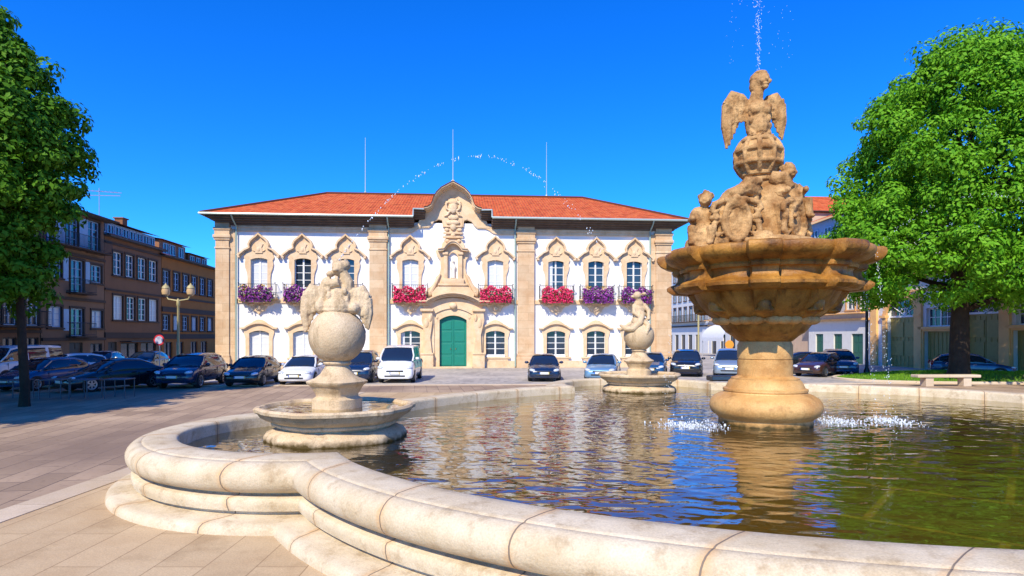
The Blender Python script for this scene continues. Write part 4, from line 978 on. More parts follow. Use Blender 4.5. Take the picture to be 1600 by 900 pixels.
MB().box(0,9.5,.62,9.5,10.9,12.15).build('attic', BLUEF, tc_, smooth=0)
for i in range(8): window(tc_, .7+1.17*i, 11.2, 1.0, .8, 1, 1, .55, GLASS, BLUEF)
quad_uv('attic_roof', [[(-.3,.1,12.2),(9.7,.1,12.2),(9.7,5,13.2),(-.3,5,13.2)]], TILE_OLD, tc_)
MB().box(5.5,6.3,1.5,2.2,12.2,13.2).box(5.4,6.4,1.4,2.3,13.2,13.3).build('chimney', G_STONE, tc_, smooth=0)
MB().box(2.2,8.4,-1.0,-.02,1.98,2.06).build('shop_awning', DARKW, tc_, smooth=0)
D_ops = [(x, 7.15, 1.35, 1.85, 'win') for x in (.2,2.4,4.5,6.6,8.7,10.8)] + [(x, 3.1, 1.3, 1.45, 'curtain' if i % 2 else 'win') for i, x in enumerate((.2,2.4,4.4,6.6,8.7,10.8))] + [(x, 0, 1.7, 1.9, 'shop') for x in (.5,3.0,6.4,9.0)]
td = row_building('townhouse', 'long shaded brown townhouse beside the town hall with a brown dormer on its tiled roof', LP(60.1), RL, 14, 10.3, 10, D_ops, G_BROWN, frame=BLUEF, roof=TILE, rise=1.9, bands=((2.2,.5,.1),(4.9,.5,.12),(6.3,.2,.12)))
dm = MB().box(1.6,7.4,1.0,5,10.4,12.2).build('dormer', plain('rusty brown cladding', (.28,.12,.05), .7), td, smooth=0)
window(dm, 2.9, 10.9, 1.2, 1.1, 1, 1, .93, GLASS, BLUEF); window(dm, 4.3, 10.9, 1.2, 1.1, 1, 1, .93, GLASS, BLUEF); window(dm, 6.3, 10.9, 1.2, 1.1, 1, 1, .93, GLASS, BLUEF)
quad_uv('dormer_roof', [[(1.2,.5,12.22),(7.8,.5,12.22),(7.8,5.6,13.0),(1.2,5.6,13.0)]], TILE, dm)
dm2 = MB().box(8.6,13.6,1.2,5,10.4,11.7).build('dormer', G_STONE, td, smooth=0)
for x in (9.5, 11.1, 12.7): window(dm2, x, 10.85, 1.1, .7, 1, 1, 1.13, GLASS, BLUEF)
quad_uv('dormer_roof', [[(8.2,.8,11.72),(14,.8,11.72),(14,5.6,12.4),(8.2,5.6,12.4)]], TILE_OLD, dm2)
at = thing('tv_antenna', 'television aerial with long crossbars on the roof of the shaded townhouse', 'antenna', (-34.6, 51.5, 12.2))
MB().tube([(0,0,0),(0,0,2.7)], .03, 5).build('mast', ALU, at); 
mb = MB(); mb.tube([(-1.7,0,2.55),(1.7,.3,2.35)], .03, 5).tube([(-1.5,.2,2.15),(1.9,-.2,2.0)], .03, 5)
for i in range(9): x = -1.4+.35*i; mb.tube([(x,-.3,2.5-.05*i*.3),(x,.3,2.5-.05*i*.3)], .012, 4)
mb.build('crossbars', ALU, at)

# right-hand row
RR = R(-85.5)
def RP(Y): return (35.1 - .0785*Y, Y, 0)
def right_building(name, label, Yfar, Ynear, H, ops, wm, **k): return row_building(name, label, RP(Yfar), RR, (Yfar-Ynear)*1.003, H, 12, ops, wm, **k)
# arcade with olive doors, arches and white spandrels
ar = thing('arcade_building', 'low stone and white building with arched olive doors behind the big tree', 'building', RP(53), RR)
arches = (3.7, 11.4, 19.0, 26.6); rects = (7.6, 15.2, 22.8)
W = 30; H = 7.4
mb = MB(); wall_holes(mb, 0, W, 0, H, [(c-1.6, c+1.6, 0, 5.75) for c in arches] + [(c-1.4, c+1.4, 0, 2.85) for c in rects] + [(c-1.2, c+1.2, 3.2, 4.6) for c in rects], 0, .5); shell(mb, 0, W, 0, H, 12); mb.add([(0,0,H),(W,0,H),(W,12,H),(0,12,H)], [(0,1,2,3)]); mb.build('wall', G_WHITE, ar, smooth=0)
sm = None
for c in arches:
    def mk():
        mb = MB(); inn = [(-1.6,0)] + [(-1.6*math.cos(math.pi*i/16), 4.1+1.6*math.sin(math.pi*i/16)*1.0) for i in range(17)] + [(1.6,0)]
        out = [(-2.05,0)] + [(-2.05*math.cos(math.pi*i/16), 4.1+2.0*math.sin(math.pi*i/16)) for i in range(17)] + [(2.05,0)]
        mb.plate(out + inn[::-1], -.14, .03)
        for s in (-1,1): mb.box(*sorted((s*1.58, s*2.3)), -.24, .1, 4.0, 4.2)
        return mb.build('arch_surround', G_CREAM, ar, smooth=30)
    s = mk(); s.location.x = c
    mb = MB().box(-1.6,1.6,.3,.36,0,4.0)
    for q in range(-3, 4): mb.box(q*.45-.03, q*.45+.03, .27,.3,.1,3.9)
    for z in (.9,2.4): 
        for sg in (-1,1): mb.box(*sorted((sg*.1, sg*1.5)), .25,.28,z,z+1.2)
    mb.build('arched_door', OLIVE, ar, smooth=0, loc=(c,0,0)); 
    f = MB().plate([(-1.6*math.cos(math.pi*i/16), 4.12+1.55*math.sin(math.pi*i/16)) for i in range(17)], .34, .36).build('fanlight', GLASS, ar, smooth=0, loc=(c,0,0))
    mb = MB().box(-1.6,1.6,.22,.34,4.0,4.14)
    for i in range(1, 6): a = math.pi*i/6; mb.tube([(0,.31,4.15),(1.55*math.cos(a),.31,4.15+1.5*math.sin(a))], .04, 4)
    mb.tube([(-.6*math.cos(math.pi*i/10),.31,4.15+.6*math.sin(math.pi*i/10)) for i in range(11)], .04, 4); mb.build('glazing_bars', WFRAME, f, smooth=0)
for c in rects:
    mb = MB(); mb.plate([(-1.75,0),(-1.75,3.2),(1.75,3.2),(1.75,0),(1.4,0),(1.4,2.85),(-1.4,2.85),(-1.4,0)], -.1, .02); mb.box(-1.85,1.85,-.2,0,3.0,3.2); mb.build('door_surround', G_CREAM, ar, smooth=0, loc=(c,0,0))
    mb = MB().box(-1.4,1.4,.3,.36,0,2.85)
    for q in range(-3, 4): mb.box(q*.4-.03, q*.4+.03, .27,.3,.1,2.75)
    mb.build('door', OLIVE, ar, smooth=0, loc=(c,0,0)); window(ar, c, 3.2, 2.4, 1.4, 2, 2, .2)
MB().box(-.1,W+.1,-.12,0,5.95,6.1).build('stone_band', G_CREAM, ar, smooth=0)
for c in (.6, 5.7, 9.5, 13.3, 17.1, 20.9, 24.7): MB().box(c-.38,c+.38,-.2,0,0,5.94).build('pier', G_CREAM, ar, smooth=0)
MB().box(-.2,W+.2,-.4,0,7.1,7.5,b=.03).build('cornice', G_CREAM, ar, smooth=0)
quad_uv('roof', [[(-.3,-.5,7.55),(W+.3,-.5,7.55),(W+.3,6,9.6),(-.3,6,9.6)]], TILE_OLD, ar)
Ba = [(1.2,0,1.3,2.7,'door'),(4.2,0,1.3,2.7,'door'),(6.9,0,1.6,2.7,'door')] + [(x, z, 1.2, 2.3, 'win') for z in (4.9,8.1) for x in (1.0,3.6,6.2,8.0)]
right_building('townhouse', 'white townhouse with green doors and blue top storey right of the tall fountain', 62.5, 53, 10.9, Ba, G_WHITE, trim=G_CREAM, roof=None, bands=((3.9,.2,.3),(7.4,.2,.2)), balcs=((.4,9.2,4.6),))
tb2 = bpy.data.objects['townhouse.003']
MB().box(0,9.5,.0,12,10.92,13.7).build('blue_storey', G_BLUE, tb2, smooth=0)
for x in (1.2,3.4,5.6,7.8): window(tb2, x, 11.5, 1.1, 1.5, 1, 2, -.08, GLASS, BLUEF)
quad_uv('roof', [[(-.4,-.7,13.75),(9.6,-.7,13.75),(9.6,6,16.2),(-.4,6,16.2)],[(9.6,12.5,13.75),(-.4,12.5,13.75),(-.4,6,16.2),(9.6,6,16.2)]], TILE, tb2)
Bb = [(x, z, 1.2, 2.2, 'win') for z in (4.6,7.9,11.2) for x in (1.0,3.6,6.2)] + [(1,0,1.3,2.7,'shop'),(4,0,2.5,2.7,'shop')]
rt = row_building('townhouse', 'tall townhouse with a bare beige gable wall and red tiles behind the fountain statues', (30.6,63.2,0), R(-85.5+180+90-180), 9, 15.2, 9, [], G_BEIGE, roof=TILE, rise=2.6, eave=.3)
Bc = [(x, z, 1.1, 2.2, 'win') for z in (4.8,8.1,11.4) for x in (1.0,3.4,5.8,8.2,10.6,13,15.4)] + [(x,0,1.6,2.7,'shop') for x in (1,4,7,10,13)]
right_building('townhouse', 'white townhouse row glimpsed right of the town hall, dark balcony and old red roof', 88, 70.5, 14.2, Bc, G_WHITE, trim=G_CREAM, frame=BLUEF, bands=((3.9,.2,.2),), balcs=((0,17,4.75),), rise=2.0)
right_building('townhouse', 'pale grey townhouse at the street end just right of the town hall', 106, 88.3, 14.8, Bc, G_WHITE, trim=G_DARK, frame=BLUEF, bands=((3.9,.2,.2),), balcs=((0,17,4.75),), rise=2.0)
# white shop canopy
cn = thing('shop_canopy', 'rounded white shop canopy over a dark entrance behind the silver van', 'awning', (26.6, 78, 0), RR)
mb = MB()
mb.add([(x, -2.6*math.sin(a), 2.3+1.7*math.cos(a)) for x in (0, 6.5) for a in [math.pi/2*i/8 for i in range(9)]], [(i, i+1, i+10, i+9) for i in range(8)]); mb.box(0,6.5,-2.62,-2.55,1.9,2.32); mb.build('fabric', plain('white canvas', (.7,.7,.7), .8), cn, smooth=40)
MB().tube([(0.1,-2.5,0),(.1,-2.5,2.2)], .04, 6).build('post', ALU, cn); MB().tube([(6.4,-2.5,0),(6.4,-2.5,2.2)], .04, 6).build('post', ALU, cn)

# ------------------------------------------------------------------ trees
def leafmat(name, c1, c2):
    m = bpy.data.materials.new(name); m.use_nodes = True; t = m.node_tree; N = t.nodes; L = t.links; N.clear()
    out = N.new('ShaderNodeOutputMaterial'); df = N.new('ShaderNodeBsdfPrincipled'); tr = N.new('ShaderNodeBsdfTranslucent'); mx = N.new('ShaderNodeMixShader'); mx.inputs[0].default_value = .14
    g = N.new('ShaderNodeNewGeometry'); c = N.new('ShaderNodeMix'); c.data_type = 'RGBA'; c.inputs[6].default_value = (*c1, 1); c.inputs[7].default_value = (*c2, 1)
    L.new(g.outputs['Random Per Island'], c.inputs[0]); L.new(c.outputs[2], df.inputs['Base Color']); df.inputs['Roughness'].default_value = .6; df.inputs['Specular IOR Level'].default_value = .12
    cc = N.new('ShaderNodeMix'); cc.data_type = 'RGBA'; cc.blend_type = 'MULTIPLY'; cc.inputs[0].default_value = 1; cc.inputs[7].default_value = (1.5,1.4,.4,1); L.new(c.outputs[2], cc.inputs[6]); L.new(cc.outputs[2], tr.inputs[0])
    L.new(df.outputs[0], mx.inputs[1]); L.new(tr.outputs[0], mx.inputs[2]); L.new(mx.outputs[0], out.inputs[0]); MATS[name] = m; return m
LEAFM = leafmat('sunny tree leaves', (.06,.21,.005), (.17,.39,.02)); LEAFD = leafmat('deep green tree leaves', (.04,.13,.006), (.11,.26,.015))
BARK = stone('bark', '33281e', '45382b', '1f1812', 2, 1.0, 9, .5, speck=.3)
def tree(name, label, loc, prof, cx, cy, trunk_r, lean, seed, nclump, per, lsz, mat, csz=.9, group=None):
    r_ = random.Random(seed); t = thing(name, label, 'tree', loc, group=group)
    zs = [p[0] for p in prof]; zb, zt = zs[0], zs[-1]
    def rad(z):
        for (a, ra), (b, rb) in zip(prof, prof[1:]):
            if a <= z <= b: return ra + (rb-ra)*(z-a)/(b-a)
        return 0
    mb = MB(); zc = zb + (zt-zb)*.45
    mb.tube([(0,0,-.3),(0,0,.15),(.02,0,.6),(lean[0]*.4,lean[1]*.4,zb*.6),(lean[0]*.8,lean[1]*.8,zb),(cx,cy,zc),(cx,cy,zt-1)], [trunk_r*1.5,trunk_r*1.15,trunk_r,trunk_r*.92,trunk_r*.8,trunk_r*.45,.05], 12)
    mb.build('trunk', BARK, t)
    for i in range(16):
        a = i*2.4 + r_.random(); z0 = r_.uniform(zb*.85, zc); z1 = min(zt-.8, z0 + r_.uniform(1.0, 4.0)); q = rad(z1)*.75
        k = min(1, max(0, (z0-zb)/(zc-zb))); sx = lean[0]*.8*(1-k)+cx*k; sy = lean[1]*.8*(1-k)+cy*k
        m = Vector((cx+q*.5*math.cos(a), cy+q*.5*math.sin(a), z0*.4+z1*.6))
        MB().tube([(sx,sy,z0), m, (cx+q*math.cos(a), cy+q*math.sin(a), z1)], [trunk_r*.4, trunk_r*.22, .04], 7).build('limb', BARK, t)
    vs = []; fs = []
    for i in range(nclump):
        # clumps lie mostly near the surface of the crown
        while True:
            z = r_.uniform(zb, zt)
            if r_.random() < (rad(z)+.5)/(max(p[1] for p in prof)+.5): break
        a = r_.uniform(0, 2*math.pi); ll = 1 + .10*math.sin(a*5+z*1.3+seed) + .07*math.sin(a*11+z*2.7) + .05*r_.gauss(0,1)
        u = r_.random(); k = (.86+.14*u) if r_.random() < .72 else r_.uniform(.35,.85)
        q = rad(z)*k*ll; c = Vector((cx+q*math.cos(a), cy+q*math.sin(a), z + r_.gauss(0,.25)))
        cs = csz*r_.uniform(.55,1.15); outd = Vector((math.cos(a)*.9, math.sin(a)*.9, .45)).normalized()
        for j in range(per):
            d = Vector((r_.gauss(0,1), r_.gauss(0,1), r_.gauss(0,.75))).normalized(); rr = cs*r_.uniform(.45,1)**.5
            p = c + Vector((d.x*rr, d.y*rr, d.z*rr*.7))
            nrm = (d*1.1 + Vector((0,0,.45)) + Vector((r_.gauss(0,.28), r_.gauss(0,.28), r_.gauss(0,.25)))).normalized()
            e1 = nrm.cross(Vector((r_.gauss(0,1), r_.gauss(0,1), r_.gauss(0,1)))).normalized(); e2 = nrm.cross(e1); s = lsz*r_.uniform(.6,1.2)
            b = len(vs); dr = Vector((0,0,-s*.25))
            vs += [p-e1*s+dr, p-e2*s*.55, p+e1*s+dr, p+e2*s*.55]; fs.append((b,b+1,b+2,b+3))
    me = bpy.data.meshes.new('crown'); me.from_pydata([tuple(v) for v in vs], [], fs); me.materials.append(mat)
    o = bpy.data.objects.new('crown', me); COL.objects.link(o); o.parent = t
    return t
tree('plane_tree', 'huge round bright green tree on the grass at the right, thick dark trunk', (24.0, 33, .35),
     [(4.0,3.5),(4.6,5.6),(5.8,6.7),(7.6,6.8),(10.0,5.9),(12.2,5.3),(13.8,4.7),(16.0,3.4),(17.3,2.2),(18.2,.6)], .8, .2, .48, (.1,0), 5, 1250, 130, .125, LEAFM, .95)
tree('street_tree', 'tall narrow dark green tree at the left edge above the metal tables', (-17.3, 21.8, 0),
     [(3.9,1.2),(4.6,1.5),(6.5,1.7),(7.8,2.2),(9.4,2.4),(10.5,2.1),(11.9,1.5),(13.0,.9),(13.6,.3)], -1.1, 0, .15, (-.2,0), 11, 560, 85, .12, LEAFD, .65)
tree('street_tree', 'unseen tree left of the picture, added to shade the metal tables', (-24.6, 16.5, 0),
     [(3.2,1.6),(4.6,2.6),(7.0,3.4),(9.4,3.2),(11.9,2.1),(13.4,.3)], 0, 0, .22, (0,0), 12, 420, 50, .2, LEAFD, .8)  # this tree and those below are unseen, added only to shade the paving
for i_, (x_, y_, lb_) in enumerate(((-20.6, 12.5, 'nearest of the unseen trees added left of the picture to shade the paving'), (-28.8, 20.8, 'unseen tree added for its shade left of the picture, between the row and the townhouses'), (-29.2, 27.5, 'unseen tree added for its shade left of the picture, close to the corner townhouse'))):
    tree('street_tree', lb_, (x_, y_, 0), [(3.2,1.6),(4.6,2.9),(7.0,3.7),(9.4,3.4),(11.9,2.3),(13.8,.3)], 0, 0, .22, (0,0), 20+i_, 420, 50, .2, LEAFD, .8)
tree('street_tree', 'unseen tree left of the picture, added to shade the black saloon', (-24.9, 25.5, 0),
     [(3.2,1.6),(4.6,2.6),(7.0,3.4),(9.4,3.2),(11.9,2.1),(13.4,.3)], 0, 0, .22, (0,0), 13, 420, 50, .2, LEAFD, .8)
# grass bed under the big tree
GR = plain('lawn soil', (.07,.13,.02), .9, var=.3, scale=2)
mb = MB(); n = 40; rings = 6; vs = [(0,0,.42)]
bm_c = Vector((26.5, 35.2))
def gz(u): return .42*(1-u**3) + .02
pts = [(bm_c.x, bm_c.y, gz(0))]
for j in range(1, rings+1):
    u = j/rings
    for i in range(n):
        a = 2*math.pi*i/n; ex = 8.2*(1 if True else 1); pts.append((bm_c.x+u*7.6*math.copysign(abs(math.cos(a))**.8, math.cos(a)), bm_c.y+u*3.4*math.copysign(abs(math.sin(a))**.8, math.sin(a)), gz(u)))
fs = [(0,1+i,1+(i+1)%n) for i in range(n)] + [(1+j*n+i, 1+j*n+(i+1)%n, 1+(j+1)*n+(i+1)%n, 1+(j+1)*n+i)[::-1] for j in range(rings-1) for i in range(n)]
mb.add(pts, fs); gb = mb.build('grass_bed', GR, smooth=60); tag(gb, kind='structure')
r_ = random.Random(4); vs = []; fs = []
for i in range(30000):
    a = r_.uniform(0, 2*math.pi); u = math.sqrt(r_.random())*.985; x = bm_c.x+u*7.6*math.copysign(abs(math.cos(a))**.8, math.cos(a)); y = bm_c.y+u*3.4*math.copysign(abs(math.sin(a))**.8, math.sin(a))
    h = r_.uniform(.05,.13); d = r_.uniform(0, math.pi); w_ = .012; b = len(vs); lx = r_.gauss(0,.03); ly = r_.gauss(0,.03)
    vs += [(x-w_*math.cos(d), y-w_*math.sin(d), gz(u)-.01), (x+w_*math.cos(d), y+w_*math.sin(d), gz(u)-.01), (x+lx, y+ly, gz(u)+h)]; fs.append((b,b+1,b+2))
me = bpy.data.meshes.new('grass'); me.from_pydata(vs, [], fs); me.materials.append(leafmat('grass blades', (.10,.26,.01), (.22,.42,.03))); o = bpy.data.objects.new('grass', me); COL.objects.link(o); tag(o, 'short bright green grass under the big tree', 'grass', kind='stuff')
mb = MB(); mb.tube([(bm_c.x+7.7*math.copysign(abs(math.cos(a))**.8, math.cos(a)), bm_c.y+3.5*math.copysign(abs(math.sin(a))**.8, math.sin(a)), .05) for a in [2*math.pi*i/60 for i in range(60)]], .09, 6, closed=True); tag(mb.build('grass_kerb', S_CURB), kind='structure')

# ------------------------------------------------------------------ street furniture
def bench(loc, rz, L, label):
    t = thing('stone_bench', label, 'bench', loc, rz, 'stone benches by the pool')
    MB().box(-L/2, L/2, -.28, .28, .44, .58, b=.03).build('seat', S_CURB, t, smooth=0)
    for s in (-1,1): MB().box(s*L*.3-.2, s*L*.3+.2, -.22, .22, 0, .44, b=.02).build('leg', S_CURB, t, smooth=0)
bench((21.6, 30.6, 0), R(2), 3.2, 'long stone bench in front of the grass under the big tree')
bench((26.6, 30.3, 0), R(-4), 2.2, 'second stone bench, cut by the right edge of the picture')
POST = plain('yellowed lamp post paint', (.42,.36,.17), .5, var=.2, scale=3)
LAMPG = plain('frosted lamp glass', (.55,.38,.2), .3)
lp = thing('street_lamp', 'pale yellow lamp post with twin lanterns standing by the shaded townhouses', 'street lamp', (-20.1, 37, 0))
MB().lathe([(.2,0),(.2,.12),(.13,.2),(.11,1.1),(.13,1.15),(.08,1.25),(.065,4.3),(.1,4.35),(.1,4.6),(.05,4.75)], 16).build('post', POST, lp)
MB().tube([(-.72,0,4.95),(-.6,0,4.72),(0,0,4.62),(.6,0,4.72),(.72,0,4.95)], .04, 8).build('arm', POST, lp)
for s in (-.75, .75):
    o = MB().lathe([(.1,4.92),(.2,5.0),(.24,5.2),(.2,5.36)], 16, cx=s).build('lantern', LAMPG, lp)
    MB().lathe([(.23,5.37),(.17,5.5),(.06,5.6),(.02,5.68)], 16, cx=s).build('cap', POST, o)
for (x, y, lab) in ((23.4, 45, 'dark lamp post at the left edge of the big tree crown'),):
    t = thing('lamp_post', lab, 'street lamp', (x*.955, y*.86, 0)); MB().lathe([(.18,0),(.18,.3),(.1,.5),(.075,6.2)], 12).build('post', IRON, t)
    MB().lathe([(.1,6.2),(.24,6.4),(.28,6.8),(.1,7.05)], 12).build('lantern', LAMPG, t)
t = thing('sign_pole', 'thin yellow pole in front of the white canopy', 'pole', (12.9, 42.5, 0)); MB().tube([(0,0,0),(0,0,4.0)], .065, 8).build('pole', POST, t)
MB().lathe([(.14,0),(.12,.25),(.07,.3)], 12).build('foot', POST, t)
t = thing('no_parking_sign', 'small round red and white sign on a thin pole by the shaded shops', 'traffic sign', (-21.8, 38, 0))
MB().tube([(0,0,0),(0,0,2.5)], .03, 8).build('pole', ALU, t)
def disc(r, y, z, mat, par, nm): 
    return MB().plate([(r*math.cos(2*math.pi*i/28), z+r*math.sin(2*math.pi*i/28)) for i in range(28)], y, y+.012).build(nm, mat, par, smooth=0)
d = disc(.33, -.06, 2.25, plain('sign red', (.65,.03,.05), .4), t, 'disc'); disc(.24, -.073, 2.25, plain('sign blue white', (.5,.5,.62), .4), d, 'face')
t = thing('orange_sign', 'small round orange sign under the white canopy', 'sign', (15.2, 43, 0)); MB().tube([(0,0,0),(0,0,1.9)], .03, 8).build('pole', ALU, t); disc(.3, -.06, 1.9, plain('orange plastic', (.8,.3,.03), .4), t, 'disc')
DKM = plain('blue grey metal', (.08,.1,.14), .4, .6)
def table(loc, rz, lab):
    t = thing('cafe_table', lab, 'table', loc, rz, 'metal cafe tables under the left tree')
    MB().box(-.42,.42,-.42,.42,.74,.78,b=.01).build('table_top', DKM, t, smooth=0)
    for sx in (-1,1):
        for sy in (-1,1): MB().tube([(sx*.38,sy*.38,0),(sx*.38,sy*.38,.74)], .022, 6).build('leg', DKM, t)
table((-19.6,24.3,0), .1, 'leftmost shaded metal table at the left edge'); table((-18.3,24.6,0), .2, 'shaded metal table just left of the tree trunk'); table((-17.0,24.5,0), -.1, 'shaded metal table just right of the tree trunk'); table((-15.9,24.9,0), .1, 'rightmost shaded metal table in front of the dark sedan')
t = thing('black_box', 'low black box lying on the far pool rim behind the tall pedestal', 'lamp', (7.6, 22.3, .87), R(5))  # black box with a glass front, its purpose unknown
MB().box(-.5,.5,-.2,.2,.02,.2,b=.04).build('housing', IRON, t, smooth=0); MB().box(-.42,.42,-.215,-.2,.05,.17).build('lens', GLASS, t, smooth=0); MB().box(-.4,.4,-.12,.12,0,.03).build('foot', IRON, t, smooth=0)
# ------------------------------------------------------------------ cars (front at local y=0 facing -y, body running to +y)
TYRE = plain('tyre rubber', (.012,.012,.013), .8); RIM = plain('alloy rim', (.5,.5,.52), .3, .9); CGLASS = plain('car glass', (.012,.02,.035), .04, var=.2, scale=1, spec=1.0)
LAMP = plain('headlight glass', (.7,.74,.8), .08, .3); TRIM = plain('black car trim', (.015,.015,.017), .5); PLATE = plain('number plate', (.75,.75,.72), .4); PBLUE = plain('plate blue', (.02,.08,.5), .4); PYEL = plain('plate yellow', (.8,.55,.03), .4)
REDL = plain('tail light', (.4,.01,.01), .2)
def paint(name, c, rough=.25, metal=.0):
    if name in MATS: return MATS[name]
    return plain(name, c, rough, metal, var=.04, scale=2, coat=.8)
SH = {   # (y, bottom, top, half width) of the lower body; (y, roof height, half width) of the cabin
 'hatch': dict(L=4.15, body=[(0,.34,.52,.62),(.05,.24,.64,.76),(.22,.2,.72,.84),(.6,.2,.82,.88),(1.1,.2,.94,.88),(1.9,.2,.97,.88),(2.9,.2,1.0,.88),(3.6,.22,1.03,.86),(3.98,.26,.98,.80),(4.12,.32,.8,.7)],
      cab=[(.98,.93,.74),(1.35,1.17,.68),(1.75,1.39,.62),(2.2,1.455,.60),(3.0,1.45,.59),(3.6,1.33,.57),(3.95,1.03,.66)], pil=(1.75,2.75,3.6), wh=(.78,3.35), wr=.32, hl=(.17,.64)),
 'sedan': dict(L=4.7, body=[(0,.34,.50,.64),(.05,.24,.62,.78),(.25,.2,.70,.87),(.7,.2,.79,.9),(1.25,.2,.90,.9),(2.1,.2,.94,.9),(3.2,.2,.97,.9),(4.1,.22,1.0,.88),(4.55,.28,.96,.82),(4.68,.34,.8,.72)],
      cab=[(1.15,.89,.76),(1.6,1.15,.69),(2.05,1.36,.62),(2.5,1.43,.6),(3.2,1.41,.59),(3.75,1.22,.6),(4.2,.99,.66)], pil=(2.05,2.95,3.7), wh=(.86,3.7), wr=.33, hl=(.18,.62)),
 'mpv': dict(L=4.4, body=[(0,.38,.58,.64),(.05,.26,.74,.8),(.2,.22,.84,.88),(.55,.22,.96,.91),(.95,.22,1.06,.91),(1.9,.22,1.1,.91),(3.2,.22,1.12,.91),(4.1,.24,1.14,.88),(4.36,.3,.95,.78)],
      cab=[(.8,1.05,.78),(1.2,1.32,.72),(1.6,1.58,.67),(2.1,1.68,.65),(3.3,1.68,.64),(4.0,1.58,.62),(4.3,1.14,.7)], pil=(1.6,2.7,3.7), wh=(.8,3.55), wr=.34, hl=(.16,.76)),
 'suv': dict(L=4.5, body=[(0,.42,.62,.66),(.05,.3,.78,.82),(.22,.27,.87,.9),(.6,.27,.96,.93),(1.1,.27,1.03,.93),(2.0,.27,1.06,.93),(3.2,.27,1.08,.93),(4.1,.29,1.1,.9),(4.46,.36,.95,.8)],
      cab=[(1.0,1.02,.8),(1.38,1.3,.74),(1.75,1.53,.69),(2.3,1.62,.67),(3.3,1.61,.66),(4.0,1.5,.64),(4.35,1.1,.72)], pil=(1.75,2.8,3.75), wh=(.85,3.6), wr=.36, hl=(.17,.78)),
 'van': dict(L=4.8, body=[(0,.36,.62,.72),(.04,.26,.82,.86),(.15,.24,.95,.93),(.4,.24,1.08,.95),(.75,.24,1.2,.95),(1.6,.24,1.24,.95),(3.2,.24,1.24,.95),(4.6,.26,1.24,.94),(4.78,.3,1.0,.9)],
      cab=[(.62,1.16,.86),(.95,1.5,.82),(1.3,1.85,.77),(1.8,1.96,.75),(3.5,1.97,.75),(4.6,1.93,.74),(4.74,1.26,.84)], pil=(1.35,2.3,3.6), wh=(.85,3.9), wr=.34, hl=(.16,.84)),
}
def loft(mb, secs, cap=True):
    n = len(secs[0]); vs = [p for s in secs for p in s]; fs = []
    for i in range(len(secs)-1):
        for j in range(n): fs.append((i*n+j, i*n+(j+1)%n, (i+1)*n+(j+1)%n, (i+1)*n+j))
    if cap: fs.append(tuple(range(n-1,-1,-1))); fs.append(tuple((len(secs)-1)*n+j for j in range(n)))
    mb.add(vs, fs)
def body_sec(y, zb, zt, hw):
    h = zt-zb; half = [(.0,zb),(hw*.82,zb),(hw*.95,zb+.07*h),(hw*1.0,zb+.28*h),(hw*1.0,zb+.5*h),(hw*.985,zb+.72*h),(hw*.93,zb+.9*h),(hw*.84,zb+.985*h),(hw*.5,zt+.012),(0,zt+.02)]
    pts = [(x, y, z) for x, z in half] + [(-x, y, z) for x, z in half[-2:0:-1]]
    return pts
def interp(tab, y, k):
    for a, b in zip(tab, tab[1:]):
        if a[0] <= y <= b[0]: return a[k] + (b[k]-a[k])*(y-a[0])/(b[0]-a[0])
    return tab[-1][k] if y > tab[-1][0] else tab[0][k]
